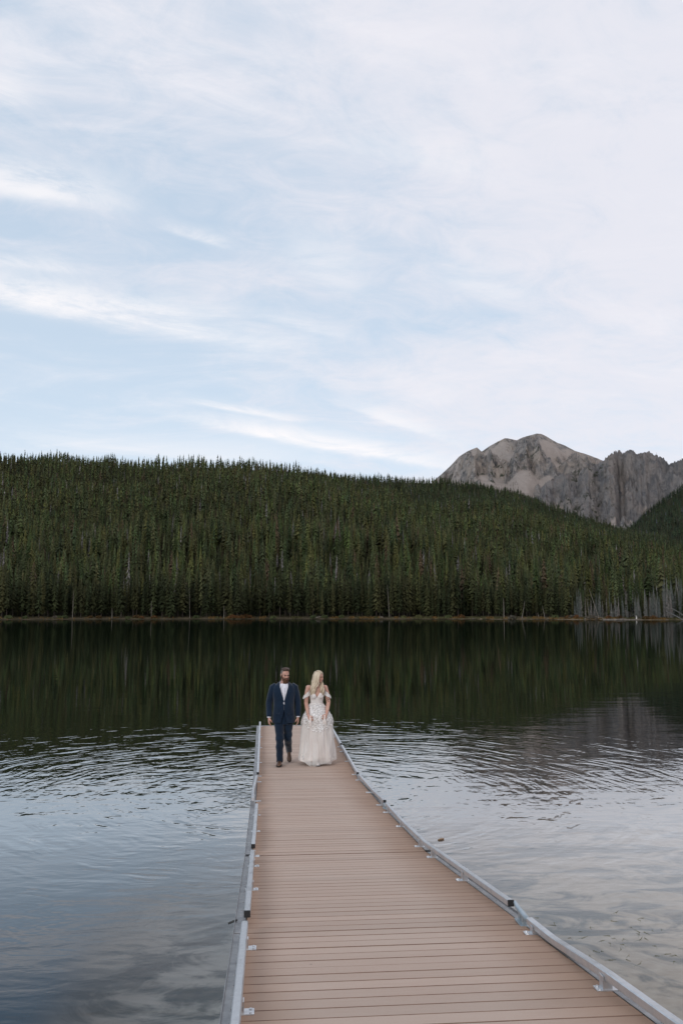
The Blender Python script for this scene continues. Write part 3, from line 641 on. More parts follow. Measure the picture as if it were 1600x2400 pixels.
c = n.mix(n.ramp(n.noise(n.scale(P, (1.2, 25, 1)), 3, 5, 0.6), 0.3, 0.7), (0.460, 0.326, 0.256), (0.492, 0.360, 0.288))
c = n.mix(n.ramp(blot, 0.35, 0.7, 0.0, 0.35), c, (0.50, 0.40, 0.33))
c = n.mix(n.m('MULTIPLY', n.ramp(fine, 0.3, 0.75), 0.25), c, (0.52, 0.43, 0.36))
# less worn, redder boards next to the edges where nobody walks
edge = n.m('ADD', n.ramp(n.m('ADD', lx, n.m('MULTIPLY', blot, 0.5)), XR - 0.35, XR + 0.25), n.ramp(n.m('SUBTRACT', lx, n.m('MULTIPLY', blot, 0.4)), XL + 0.15, XL - 0.25))
c = n.mix(n.m('MULTIPLY', edge, 0.75), c, (0.30, 0.175, 0.11))
f = n.ramp(an, 0, 1, 0.935, 1.05); c = n.mix(1.0, c, n.comb(f, f, f), 'MULTIPLY')
spots_ = n.ramp(n.vor(n.scale(P, (1, 1, 0)), 3.1).outputs['Distance'], 0.035, 0.02); c = n.mix(n.m('MULTIPLY', spots_, 0.45), c, (0.09, 0.07, 0.06))
n.put(n.b.inputs['Base Color'], c); n.b.inputs['Roughness'].default_value = 0.75; n.b.inputs['Specular IOR Level'].default_value = 0.3
n.put(n.b.inputs['Normal'], n.bump(n.m('ADD', grain, n.m('MULTIPLY', fine, 0.6)), 0.6, 0.002))
m_plank_edge = simple('plank_edge', (0.25, 0.165, 0.12), (0.19, 0.12, 0.09), 14, 0.9, spec=0.1)  # board sides coloured darker to put shade into the grooves
def metal(name, a, b, rough):
    m_, n = material(name); P = n.new('ShaderNodeTexCoord').outputs['Object']
    s1 = n.noise(P, 9, 6, 0.65); s2 = n.noise(n.scale(P, (30, 1, 30)), 6, 4)
    c = n.mix(n.ramp(s1, 0.3, 0.7), (*a, 1), (*b, 1)); c = n.mix(n.ramp(n.noise(n.scale(P, (4, 0.6, 4)), 3, 7, 0.7), 0.52, 0.68, 0, 0.45), c, tuple(q * 0.5 for q in b)); n.put(n.b.inputs['Base Color'], c)
    n.b.inputs['Metallic'].default_value = 0.9; n.put(n.b.inputs['Roughness'], n.ramp(n.m('ADD', s1, n.m('MULTIPLY', s2, 0.5)), 0.4, 1.1, rough - 0.12, rough + 0.18))
    n.put(n.b.inputs['Normal'], n.bump(s2, 0.5, 0.0008)); return m_
m_alu = metal('aluminium', (0.74, 0.745, 0.76), (0.58, 0.585, 0.60), 0.40)
m_beam = metal('weathered_aluminium', (0.44, 0.435, 0.435), (0.30, 0.30, 0.31), 0.45)
m_galv = metal('galvanised_steel', (0.50, 0.55, 0.58), (0.36, 0.41, 0.44), 0.5)
m_black = simple('black_plastic', (0.012, 0.012, 0.013), None, 20, 0.5)
m_under = simple('joists_and_gap_shade', (0.05, 0.04, 0.035), None, 5, 0.9)
m_float = simple('black_float', (0.02, 0.02, 0.022), (0.035, 0.035, 0.035), 3, 0.6)
dock = empty('dock', (0, 0, 0)); tag(dock, 'long tan plank dock with low aluminium rails running out into the lake', 'dock')
SB = [T(z) for z in (-0.8, 2.45, 5.6, 8.95, 12.25, 15.5, 18.8, 22.6)]
pr = np.random.default_rng(3); GAP = [0.01, 0.004, 0.004, 0.016, 0.001, 0.007, 0.007, 0.01]
for si in range(len(SB) - 1):
    y0, y1 = SB[si] + GAP[si], SB[si + 1] - GAP[si + 1]; z0, z1 = deck_z(SB[si]), deck_z(SB[si + 1]); sl_ = (z1 - z0) / (SB[si + 1] - SB[si]); nn = round((y1 - y0) / 0.1405); pw = (y1 - y0) / nn
    mb = MB(); at_ = []; skew = 0.012
    for k_ in range(nn):
        ya, yb = y0 + k_ * pw + 0.004, y0 + (k_ + 1) * pw - 0.004; c_ = 0.0025
        zf = lambda y: z0 + sl_ * (y - SB[si]); dz_ = pr.normal(0, 0.0006)
        prof = [(ya, -0.028), (ya, -c_), (ya + c_, 0), (yb - c_, 0), (yb, -c_), (yb, -0.028)]
        A = [(XL + 0.004, y - skew * 0, zf(y) + h_ + dz_) for y, h_ in prof]; B = [(XR - 0.004, y - skew * 0, zf(y) + h_ + dz_) for y, h_ in prof]
        b = len(mb.v); mb.loft([A, B]); at_ += [pr.random()] * (len(mb.v) - b)
    me = bpy.data.meshes.new('deck_panel'); me.from_pydata(mb.v, [], mb.f); me.materials.append(m_plank); me.materials.append(m_plank_edge)
    me.polygons.foreach_set('material_index', [0 if (abs(p_.normal.z) > 0.9 or abs(p_.normal.x) > 0.5) else 1 for p_ in me.polygons])
    a_ = me.attributes.new('plank', 'FLOAT', 'POINT'); a_.data.foreach_set('value', at_)
    o = bpy.data.objects.new('deck_panel', me); col.objects.link(o); o.parent = dock
    # dark sheet giving the board gaps their shade, joists beneath
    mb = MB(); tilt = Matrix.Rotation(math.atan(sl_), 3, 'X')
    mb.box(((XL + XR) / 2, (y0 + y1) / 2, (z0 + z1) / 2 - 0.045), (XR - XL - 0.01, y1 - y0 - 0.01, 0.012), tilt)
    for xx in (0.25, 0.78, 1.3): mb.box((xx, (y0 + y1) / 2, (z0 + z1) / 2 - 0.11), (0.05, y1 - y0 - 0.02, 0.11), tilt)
    mb.build('joists_and_gap_shade_sheet', m_under, dock)
    for sd_, xe in ((-1, XL), (1, XR)):
        mb = MB(); wd = 0.075 if sd_ < 0 else 0.058; xc_ = xe + sd_ * (wd / 2 + 0.004)
        y0b, y1b = (y0, y1); L_ = math.hypot(y1b - y0b, z1 - z0)
        mb.box((xc_, (y0b + y1b) / 2, (z0 + z1) / 2 - 0.085), (wd, y1b - y0b, 0.17), tilt)
        mb.box((xe + sd_ * (wd + 0.004) - sd_ * 0.004, (y0b + y1b) / 2, (z0 + z1) / 2 + 0.006), (0.006, y1b - y0b, 0.018), tilt)
        for k_ in range(16):
            yy = y0b + (k_ + 0.5 + pr.uniform(-0.2, 0.2)) * (y1b - y0b) / 16; mb.ell((xc_ - 0.004 * sd_, yy, deck_z(yy) + 0.001), (0.008, 0.008, 0.005), 8, 4)
        mb.build('side_beam', m_beam, dock, bevel=0.003)
    if si >= 2:
        zt = (z0 + z1) / 2 - 0.17; mb = MB()
        for xx in (0.25, 1.3):
            for yy in (y0 + 0.7, y1 - 0.7): zt = deck_z(yy + 0.5) - 0.19; mb.box((xx, yy, (zt - 0.12) / 2), (0.55, 1.0, zt + 0.12))
        mb.build('float', m_float, dock, bevel=0.03)
    else:
        for xx in (XL + 0.12, XR - 0.12):
            mb = MB(); ym = y1 - 0.5; mb.tube([(xx, ym, -1.0), (xx, ym, deck_z(ym) - 0.02)], 0.025, 10); mb.build('support_leg', m_galv, dock, smooth=True)
mb = MB(); mb.box(((XL + XR) / 2, T(22.62), deck_z(22) - 0.07), (XR - XL + 0.12, 0.05, 0.16)); mb.build('end_beam', m_beam, dock, bevel=0.004)
rails = []
def rail(pts, cap_near=True, brackets=(), side=1):
    """pts: (distance, x, height above deck) from near to far"""
    t_ = 0.043; pts = [(T(a_, b_), b_, c_) for a_, b_, c_ in pts]; brackets = [T(b_, 1.7 if side > 0 else -0.1) for b_ in brackets]
    rings = []
    P_ = [Vector((x_, y_, deck_z(y_) + h_)) for y_, x_, h_ in pts]
    for i_, p in enumerate(P_):
        d = (P_[min(i_ + 1, len(P_) - 1)] - P_[max(i_ - 1, 0)]).normalized(); s_ = d.cross(Vector((0, 0, 1))).normalized(); u_ = s_.cross(d)
        h2 = t_ / 2; c_ = 0.005
        rings.append([p + s_ * a_ + u_ * b_ for a_, b_ in [(-h2, -h2 + c_), (-h2 + c_, -h2), (h2 - c_, -h2), (h2, -h2 + c_), (h2, h2 - c_), (h2 - c_, h2), (-h2 + c_, h2), (-h2, h2 - c_)]])
    mb = MB(); mb.loft(rings); ro = mb.build('rail', m_alu, dock)
    if cap_near:
        d = (P_[0] - P_[1]).normalized(); mb = MB(); M_ = d.to_track_quat('Y', 'Z').to_matrix(); mb.box(P_[0] + d * 0.006, (0.0435, 0.014, 0.0435), M_); mb.build('end_cap', m_black, ro, bevel=0.003)
    for y_ in brackets:
        xr = float(np.interp(y_, [p[0] for p in pts], [p[1] for p in pts])); hr = float(np.interp(y_, [p[0] for p in pts], [p[2] for p in pts]))
        xe = XR if side > 0 else XL; z_ = deck_z(y_); mb = MB()
        x_in = xe - side * 0.075
        mb.box(((x_in + xe + side * 0.03) / 2, y_, z_ + 0.005), (abs(xe + side * 0.03 - x_in), 0.062, 0.007))
        mb.box((xr - side * 0.003, y_ - 0.02, z_ + hr / 2 - 0.008), (0.044, 0.006, max(hr - 0.028, 0.02))); mb.box((xr - side * 0.027, y_, z_ + hr / 2), (0.005, 0.05, max(hr - 0.0, 0.02)))
        for yy in (-0.018, 0.018): mb.tube([(x_in + side * 0.016, y_ + yy, z_ + 0.008), (x_in + side * 0.016, y_ + yy, z_ + 0.014)], 0.007, 8)
        mb.build('bracket', m_alu, ro)
    return ro
def ysolve(py):     # distance on the deck of a bearing given by its row in the view
    ys_ = np.linspace(2, 22, 4000); v_ = np.array([1430 + F * float(np.interp(y, ZB_, HB_)) / y for y in ys_]); return float(np.interp(-py, -v_, ys_))
hR = 0.076; xr = XR + 0.004; xl = XL + 0.008
RB = [ysolve(p) for p in (1728, 1762, 1785, 1816, 1829, 1858, 1889, 1905, 1938, 1985, 2010, 2064, 2139, 2189, 2319)]
pick = lambda a_, b_, L_: [y for y in L_ if a_ < y < b_]
rail([(18.95, xr, hR), (20.5, xr, hR), (22.55, xr, hR)], True, pick(18.9, 22, RB) + [18.99, 22.2])
rail([(15.55, xr, hR), (18.7, xr, hR)], True, pick(15.5, 18.7, RB))
rail([(12.15, xr + 0.012, hR + 0.01), (13.55, xr + 0.03, hR - 0.04), (15.2, xr, hR)], True, [12.35] + pick(12.6, 15.2, RB))
rail([(5.90, xr, hR), (9.0, xr - 0.005, hR + 0.005), (10.5, xr, hR - 0.01), (11.95, xr + 0.01, hR)], True, pick(6.0, 12.0, RB))
rail([(0.3, xr, 0.06), (3.7, xr - 0.006, 0.06), (4.15, xr - 0.020, 0.072), (4.30, xr - 0.018, 0.068), (4.95, xr + 0.008, 0.032), (5.08, xr + 0.006, 0.032), (5.44, xr - 0.012, 0.056)], False, pick(3, 5.6, RB) + [1.2])
LBk = [ysolve(p) for p in (1728, 1753, 1788, 1820, 1909, 1947, 2003, 2026, 2080, 2165, 2216, 2364)]
rail([(15.55, xl, hR), (22.6, xl, hR)], True, pick(15.6, 22, LBk) + [22.3], -1)
rail([(12.3, xl - 0.05, hR + 0.03), (13.6, xl - 0.06, hR - 0.02), (15.2, xl - 0.02, hR)], False, [15.0, 12.8], -1)
rail([(8.93, xl, hR), (11.95, xl + 0.01, hR)], True, pick(9.2, 12, LBk), -1)
rail([(5.66, xl, hR), (8.6, xl - 0.003, hR - 0.01)], True, pick(6.0, 8.8, LBk), -1)
rail([(0.3, xl - 0.01, hR - 0.02), (3.0, xl - 0.01, hR - 0.02), (5.4, xl - 0.01, hR - 0.01)], False, pick(2.5, 5.6, LBk), -1)
def cleat(x_, y_, s_):
    y_ = T(y_); z_ = deck_z(y_); root = dock; mb = MB()
    mb.box((x_, y_, z_ + 0.006), (0.06 * s_, 0.14 * s_, 0.012)); mb.box((x_, y_ - 0.03 * s_, z_ + 0.03 * s_), (0.028 * s_, 0.03 * s_, 0.05 * s_)); mb.box((x_, y_ + 0.03 * s_, z_ + 0.03 * s_), (0.028 * s_, 0.03 * s_, 0.05 * s_))
    mb.tube([(x_, y_ - 0.15 * s_, z_ + 0.066 * s_), (x_, y_ - 0.09 * s_, z_ + 0.058 * s_), (x_, y_, z_ + 0.06 * s_), (x_, y_ + 0.09 * s_, z_ + 0.062 * s_), (x_, y_ + 0.15 * s_, z_ + 0.078 * s_)], [0.010 * s_, 0.017 * s_, 0.019 * s_, 0.017 * s_, 0.010 * s_], 10)
    mb.build('cleat', m_galv, root, smooth=False, bevel=0.003)
cleat(XR + 0.0, 5.62, 1.1); cleat(XR + 0.005, 12.05, 0.8); cleat(XR + 0.005, 15.35, 0.8); cleat(XR + 0.005, 18.82, 0.8)
mb = MB(); mb.tube([(XL - 0.12, T(5.8, 0), deck_z(T(5.8, 0)) - 0.01), (XL - 0.06, T(5.8, 0), deck_z(T(5.8, 0)) + 0.012)], 0.007, 8); mb.build('hinge_pin', m_black, dock)
for xx in (XL - 0.035, XR + 0.035):
    mb = MB(); mb.box((xx, T(9.0), deck_z(T(9.0)) - 0.02), (0.07, 0.05, 0.055)); mb.build('hinge_block', m_black, dock, bevel=0.006)
# floating bark and water weed
m_bark = simple('floating_bark', (0.36, 0.22, 0.12), (0.22, 0.13, 0.08), 30, 0.6)
mb = MB(); mb.tube([(-0.055, -0.02, 0), (-0.04, -0.018, 0.004), (0, 0, 0.008), (0.045, 0.02, 0.006), (0.055, 0.03, 0.002)], [0.004, 0.012, 0.016, 0.013, 0.003], 14)
tag(mb.build('bark_piece', m_bark, loc=(2.72, 13.38, 0.004), smooth=True), 'small tan piece of bark floating on the water right of the dock', 'bark')
m_weed = simple('water_weed', (0.16, 0.15, 0.06), (0.08, 0.09, 0.04), 9, 0.8); wr = np.random.default_rng(9)
mb = MB()
for k_ in range(46):
    cx, cy = wr.normal(4.05 if k_ % 2 else 3.45, 0.25), wr.normal(9.2, 0.35); an = wr.uniform(0, 6.28); L_ = wr.uniform(0.04, 0.16)
    mb.tube([(cx, cy, -0.02), (cx + L_ * 0.5 * math.cos(an), cy + L_ * 0.5 * math.sin(an), 0.004), (cx + L_ * math.cos(an + 0.6), cy + L_ * math.sin(an + 0.6), 0.002)], [0.002, 0.003, 0.001], 4)
tag(mb.build('water_weed', m_weed), 'fine strands of green brown weed breaking the surface right of the dock', 'water weed', kind='stuff')
# ============================================================ PEOPLE
def skin_mat(name, a):
    m_, n = material(name); P = n.new('ShaderNodeTexCoord').outputs['Object']
    n.put(n.b.inputs['Base Color'], n.mix(n.ramp(n.noise(P, 14, 4), 0.3, 0.7), (*a, 1), (a[0] * 0.93, a[1] * 0.80, a[2] * 0.78, 1)))
    n.b.inputs['Roughness'].default_value = 0.5; n.b.inputs['Subsurface Weight'].default_value = 0.12; n.b.inputs['Subsurface Scale'].default_value = 0.01; n.b.inputs['Subsurface Radius'].default_value = (1, 0.35, 0.2)
    return m_
m_skin = skin_mat('skin', (0.55, 0.33, 0.255)); m_skin2 = skin_mat('fair_skin', (0.56, 0.345, 0.265))
m_suit, n = material('navy_suit_cloth'); P = n.new('ShaderNodeTexCoord').outputs['Object']
c = n.mix(n.ramp(n.noise(P, 4, 4), 0.3, 0.7), (0.0024, 0.0105, 0.027), (0.0042, 0.0165, 0.038)); n.put(n.b.inputs['Base Color'], c)
n.b.inputs['Roughness'].default_value = 0.85; n.b.inputs['Sheen Weight'].default_value = 0.25; n.b.inputs['Sheen Roughness'].default_value = 0.5; n.b.inputs['Specular IOR Level'].default_value = 0.2
n.put(n.b.inputs['Normal'], n.bump(n.noise(n.scale(P, (1, 1, 0.45), (0, 0.5, 0)), 9, 3, 0.5, 1.0), 1.0, 0.02))
m_shirt = simple('white_shirt', (0.80, 0.79, 0.84), (0.72, 0.71, 0.77), 9, 0.8, bump=0.006, stretch=(2, 2, 0.4))
m_shoe = simple('brown_leather', (0.13, 0.065, 0.035), (0.075, 0.04, 0.025), 16, 0.4)
m_sole = simple('dark_sole', (0.02, 0.018, 0.016), None, 10, 0.7)
m_hairb = simple('brown_hair', (0.075, 0.038, 0.022), (0.03, 0.016, 0.010), 45, 0.5, stretch=(1, 0.3, 1))
m_hairs = simple('greying_short_hair', (0.17, 0.15, 0.135), (0.10, 0.085, 0.07), 60, 0.8)
m_beard = simple('auburn_beard', (0.13, 0.052, 0.018), (0.035, 0.015, 0.008), 38, 0.6, stretch=(1, 1, 0.35), bump=0.01)
m_eye = simple('eye_dark', (0.03, 0.02, 0.015), None, 10, 0.25)
m_lip = simple('lips', (0.45, 0.13, 0.12), None, 10, 0.4)
m_teeth = simple('teeth', (0.8, 0.77, 0.72), None, 10, 0.3)
def head_vol(mb, c, M, s=1.0, fem=False):
    """skull, jaw, nose, ears and neck root; local frame: face towards -Y, z up"""
    def A(p): return M @ (Vector(p) * s) + Vector(c)
    mb.ell(A((0, 0.012, 0.03)), (0.074 * s, 0.094 * s, 0.094 * s), 24, 16, M)                      # cranium
    mb.ell(A((0, -0.022, -0.028)), (0.060 * s, 0.066 * s, 0.080 * s), 20, 14, M, fn=lambda p: Vector((p.x * (1 - 0.28 * max(0, -p.z)), p.y, p.z)))   # face
    mb.ell(A((0, -0.052, -0.082)), (0.030 * s, 0.030 * s, 0.024 * s), 14, 10, M)                   # chin
    mb.ell(A((0, -0.078, 0.022)), (0.050 * s, 0.014 * s, 0.012 * s), 14, 8, M)                     # brow
    mb.ell(A((0.034, -0.066, -0.018)), (0.021 * s, 0.018 * s, 0.018 * s), 12, 8, M); mb.ell(A((-0.034, -0.066, -0.018)), (0.021 * s, 0.018 * s, 0.018 * s), 12, 8, M)
    mb.tube([A((0, -0.082, 0.016)), A((0, -0.094, -0.006)), A((0, -0.107, -0.026)), A((0, -0.088, -0.036))], [0.007 * s, 0.009 * s, 0.0135 * s, 0.008 * s], 10)
    mb.ell(A((0, -0.086, -0.056)), (0.021 * s, 0.010 * s, 0.008 * s), 12, 8, M)
    for sx in (-1, 1): mb.ell(A((sx * 0.078, 0.008, -0.006)), (0.010 * s, 0.019 * s, 0.032 * s), 10, 10, M)
def face_bits(parent, c, M, s=1.0, brow=None, smile=False):
    def A(p): return M @ (Vector(p) * s) + Vector(c)
    for sx in (-1, 1):
        mb = MB(); mb.ell(A((sx * 0.030, -0.079, 0.004)), (0.0125 * s, 0.006 * s, 0.0055 * s), 10, 8, M); mb.build('eye', m_eye, parent, True)
        mb = MB(); mb.tube([A((sx * 0.012, -0.093, 0.019)), A((sx * 0.032, -0.089, 0.026)), A((sx * 0.050, -0.074, 0.019))], [0.004 * s, 0.005 * s, 0.003 * s], 6); mb.build('eyebrow', brow, parent, True)
    mb = MB(); mb.tube([A((-0.026, -0.080, -0.050)), A((-0.012, -0.094, -0.056)), A((0, -0.097, -0.057)), A((0.012, -0.094, -0.056)), A((0.026, -0.080, -0.050))], [0.003 * s, 0.007 * s, 0.008 * s, 0.007 * s, 0.003 * s], 8); mb.build('mouth', m_lip, parent, True)
    if smile: mb = MB(); mb.ell(A((0, -0.1005, -0.0545)), (0.017 * s, 0.004 * s, 0.004 * s), 10, 6, M); mb.build('teeth', m_teeth, parent, True)
def hand_vol(mb, wrist, M, side, curl, s=1.0):
    """M columns: x = across the palm towards the thumb, y = palm normal (curl side), z = towards the fingertips"""
    W = Vector(wrist)
    def A(p): return W + M @ (Vector(p) * s)
    mb.tube([A((0, 0, -0.03)), A((0, 0, 0.0)), A((0.002, 0.002, 0.03))], [0.026 * s, 0.026 * s, 0.031 * s], 12, 0.75, up=M @ Vector((0, 1, 0)))
    mb.ell(A((0, 0.0, 0.050)), (0.041 * s, 0.016 * s, 0.048 * s), 16, 12, M)
    for k, (x_, L_, r_) in enumerate([(0.031, 0.072, 0.0088), (0.0105, 0.082, 0.0092), (-0.0105, 0.076, 0.0088), (-0.031, 0.060, 0.0078)]):
        p = Vector((x_, 0, 0.086)); pts = [A((x_ * 0.9, 0, 0.06)), A(p)]; ang = curl[0] + 0.06 * k
        for j, f_ in enumerate((0.45, 0.32, 0.23)):
            p = p + Vector((x_ * 0.06, math.sin(ang), math.cos(ang))) * L_ * f_; pts.append(A(p)); ang += curl[1] * (1 if j < 1 else 0.8)
        mb.tube(pts, [r_ * s, r_ * s, r_ * s * 0.98, r_ * s * 0.9, r_ * s * 0.72], 10)
    mb.tube([A((0.022, 0.004, 0.018)), A((0.044, 0.014, 0.040)), A((0.054, 0.026, 0.064)), A((0.052, 0.036, 0.088))], [0.014 * s, 0.0125 * s, 0.0105 * s, 0.008 * s], 10)
def ring(c, rx, ry, n=28, sq=2.4, dz=None):
    out = []
    for j in range(n):
        a_ = 2 * PI * j / n; cx, sy = math.cos(a_), math.sin(a_)
        out.append((c[0] + rx * math.copysign(abs(cx) ** (2 / sq), cx), c[1] + ry * math.copysign(abs(sy) ** (2 / sq), sy), c[2] + (dz(a_) if dz else 0)))
    return out
def wr3(p, f, a_, seed=0): return a_ * (math.sin(p.x * f * 1.3 + p.z * f * 0.9 + 2 * math.sin(p.z * f * 0.35 + seed)) * 0.6 + math.sin(p.z * f * 1.7 + p.x * f * 0.6 + 3 * math.sin(p.x * 9 + p.y * 7 + seed)) * 0.4)
# ------------------------------------------------------------ groom
GX, GY = 0.395, T(16.78, 0.37); GZ = deck_z(GY)
groom = empty('person', (GX, GY, GZ)); tag(groom, 'bearded man in a navy suit and open white shirt walking on the dock, looking down', 'person')
# pose points (local; x to the right of the view, -y towards the viewer)
HIP = {-1: (-0.105, 0.02, 0.93), 1: (0.100, 0.02, 0.93)}
KNEE = {-1: (-0.075, -0.10, 0.53), 1: (0.085, 0.06, 0.52)}
ANK = {-1: (-0.075, -0.03, 0.10), 1: (0.125, 0.50, 0.20)}
TOE = {-1: (-0.095, -0.21, 0.03), 1: (0.130, 0.36, 0.035)}
SHO = {-1: (-0.205, 0.02, 1.525), 1: (0.205, 0.02, 1.525)}
ELB = {-1: (-0.285, 0.03, 1.225), 1: (0.275, 0.05, 1.225)}
WRI = {-1: (-0.290, -0.05, 0.945), 1: (0.285, 0.0, 0.945)}
HC = (0.020, -0.015, 1.765); HM = Matrix.Rotation(R(20), 3, 'Z') @ Matrix.Rotation(R(13), 3, 'X')
mb = MB()
mb.loft([ring((0, 0.01, z_), rx_, ry_) for z_, rx_, ry_ in [(0.86, .15, .10), (0.98, .165, .115), (1.12, .165, .12), (1.28, .17, .12), (1.42, .185, .115), (1.50, .175, .10), (1.56, .12, .08), (1.60, .075, .065)]])
mb.tube([(0, 0.02, 1.54), (0.005, 0.005, 1.62), (0.012, -0.005, 1.70)], [0.072, 0.064, 0.062], 16)
head_vol(mb, HC, HM, 1.05)
for s_ in (-1, 1):
    mb.tube([SHO[s_], ELB[s_], WRI[s_]], [0.058, 0.045, 0.030], 14); mb.ell(SHO[s_], (0.06, 0.06, 0.06))
    mb.tube([HIP[s_], KNEE[s_], ANK[s_]], [0.088, 0.058, 0.042], 16)
    fwd = (Vector(WRI[s_]) - Vector(ELB[s_])).normalized(); fwd = (fwd * 0.6 + Vector((0, 0, -1)) * 0.6).normalized()
    thumb = Vector((s_ * -0.35, -0.94, 0)); thumb = (thumb - fwd * thumb.dot(fwd)).normalized(); pal = fwd.cross(thumb)
    if pal.x * s_ > 0: pal = -pal
    hand_vol(mb, Vector(WRI[s_]) + fwd * 0.015, Matrix((thumb, pal, fwd)).transposed(), s_, (0.25, 0.42), 1.06)
body = mb.build('body', m_skin, groom); remesh(body, 0.0055, 4)
face_bits(groom, HC, HM, 1.05, m_beard)
def HA(p): return HM @ (Vector(p) * 1.05) + Vector(HC)
# beard: full, reaching the collar
mb = MB()
mb.ell(HA((0, -0.048, -0.078)), (0.062, 0.052, 0.050), 18, 12, HM); mb.ell(HA((0, -0.058, -0.118)), (0.046, 0.038, 0.050), 16, 12, HM)
for sx in (-1, 1):
    mb.tube([HA((sx * 0.070, -0.010, 0.004)), HA((sx * 0.068, -0.020, -0.035)), HA((sx * 0.050, -0.045, -0.075)), HA((sx * 0.02, -0.06, -0.11))], [0.011, 0.017, 0.026, 0.03], 10)
    mb.tube([HA((0, -0.098, -0.043)), HA((sx * 0.022, -0.091, -0.046)), HA((sx * 0.040, -0.070, -0.066))], [0.008, 0.009, 0.010], 8)
br_ = random.Random(4)
for k in range(60):
    a_ = br_.uniform(-1.25, 1.25); x0 = 0.058 * math.sin(a_); y0 = -0.045 - 0.050 * math.cos(a_)
    z0 = br_.uniform(-0.12, -0.06); mb.tube([HA((x0 * 0.95, y0 * 0.95, z0)), HA((x0 * 0.82 + br_.uniform(-.006, .006), y0 * 0.97, z0 - 0.035)), HA((x0 * 0.45, y0 * 0.8, max(z0 - 0.075, -0.175)))], [0.007, 0.006, 0.003], 5)
bd = mb.build('beard', m_beard, groom); remesh(bd, 0.004, 1)
# hair: greying clipped sides, longer brown top swept back and over
mb = MB(); mb.ell(HA((0, 0.018, 0.030)), (0.0825, 0.099, 0.098), 24, 18, HM)
sd = mb.build('clipped_hair', m_hairs, groom); HMi = HM.inverted()
def cut_sides(c_):
    q = HMi @ (Vector(c_) - Vector(HC)) / 1.05
    return q.z < -0.045 or q.y < -0.022 or (q.z < 0.0 and q.y < 0.03)
remesh(sd, 0.005, 2, cut=cut_sides)
mb = MB()
for i in range(11):
    x_ = -0.062 + 0.0124 * i
    e = math.sqrt(max(0, 1 - (x_ / 0.08) ** 2))
    for j in range(2):
        o_ = br_.uniform(-0.004, 0.004)
        mb.tube([HA((x_ * 0.80, -0.060 * e, 0.088 * (0.7 + 0.3 * e) + o_)), HA((x_ * 0.9 + 0.004, -0.048 * e, 0.112 * (0.6 + 0.4 * e) + 0.008)), HA((x_ + 0.004, 0.0, 0.128 * (0.6 + 0.4 * e) + o_ + 0.004)), HA((x_, 0.070 * e, 0.108 * (0.55 + 0.45 * e))), HA((x_ * 0.9, 0.112 * e, 0.045))], [0.006, 0.013, 0.015, 0.013, 0.006], 8)
ht = mb.build('swept_hair', m_hairb, groom); remesh(ht, 0.004, 1)
# shirt
mb = MB(); mb.loft([ring((0, 0.005, z_), rx_, ry_) for z_, rx_, ry_ in [(1.08, .170, .122), (1.13, .176, .130), (1.28, .182, .132), (1.42, .195, .124), (1.50, .18, .108), (1.56, .125, .088), (1.595, .088, .078)]])
for s_ in (-1, 1):
    w_ = Vector(WRI[s_]); e_ = Vector(ELB[s_]); d = (w_ - e_).normalized(); mb.tube([e_, w_ - d * 0.02, w_ + d * 0.018], [0.05, 0.040, 0.041], 14)
sh = mb.build('shirt', m_shirt, groom); remesh(sh, 0.007, 2)
mb = MB()   # open collar
for s_ in (-1, 1):
    P_ = [Vector(p) for p in [(s_ * 0.006, 0.075, 1.650), (s_ * 0.074, 0.030, 1.640), (s_ * 0.078, -0.040, 1.600), (s_ * 0.048, -0.098, 1.555)]]
    Q_ = [Vector(p) for p in [(s_ * 0.006, 0.082, 1.600), (s_ * 0.088, 0.030, 1.590), (s_ * 0.094, -0.060, 1.555), (s_ * 0.078, -0.126, 1.510)]]
    b = [*P_, *Q_]; th_ = [p + Vector((-s_ * 0.006, 0.006, 0.0)) for p in b]; fs = []
    for i in range(3): fs += [(i, i + 1, i + 5, i + 4), (8 + i, 12 + i, 13 + i, 9 + i), (i, 8 + i, 9 + i, i + 1), (4 + i, 5 + i, 13 + i, 12 + i)]
    fs += [(0, 4, 12, 8), (3, 11, 15, 7)]; mb.add(b + th_, fs)
co = mb.build('collar', m_shirt, sh)
mb = MB(); mb.box((0.002, -0.133, 1.36), (0.024, 0.004, 0.32), Matrix.Rotation(R(-5), 3, 'X'))
for k in range(4): mb.ell((0.002, -0.137 + 0.006 * k, 1.27 + 0.075 * k), (0.005, 0.003, 0.005), 8, 6)
mb.build('button_placket', m_shirt, sh)
# jacket
JR = [(0.825, .225, .150), (0.88, .222, .153), (0.98, .215, .152), (1.08, .206, .150), (1.20, .202, .149), (1.32, .214, .150), (1.43, .228, .145), (1.50, .226, .130), (1.55, .205, .112), (1.585, .15, .097), (1.61, .105, .088), (1.63, .092, .084)]
jz = [q[0] for q in JR]; jrx = lambda z_: float(np.interp(z_, jz, [q[1] for q in JR])); jry = lambda z_: float(np.interp(z_, jz, [q[2] for q in JR]))
mb = MB(); mb.loft([ring((0, 0.008, z_), rx_, ry_) for z_, rx_, ry_ in JR])
for s_ in (-1, 1):
    w_ = Vector(WRI[s_]); e_ = Vector(ELB[s_]); S0 = Vector(SHO[s_]); d = (w_ - e_).normalized()
    mb.tube([S0 + Vector((-s_ * 0.05, 0, 0.03)), S0 + Vector((s_ * 0.01, 0, -0.01)), (S0 + e_) / 2 + Vector((s_ * 0.006, 0, 0)), e_, (e_ + w_) / 2, w_ - d * 0.005], [0.058, 0.071, 0.071, 0.064, 0.058, 0.051], 18)
jk = mb.build('jacket', m_suit, groom)
ZB = 1.245
def open_w(z_):      # half width of the front opening
    if z_ > ZB: return 0.088 * min(1, (z_ - ZB) / 0.30) ** 0.9
    if z_ > ZB - 0.05: return 0.0
    return 0.006 if z_ > 1.05 else 0.006 + (1.05 - z_) * 0.27
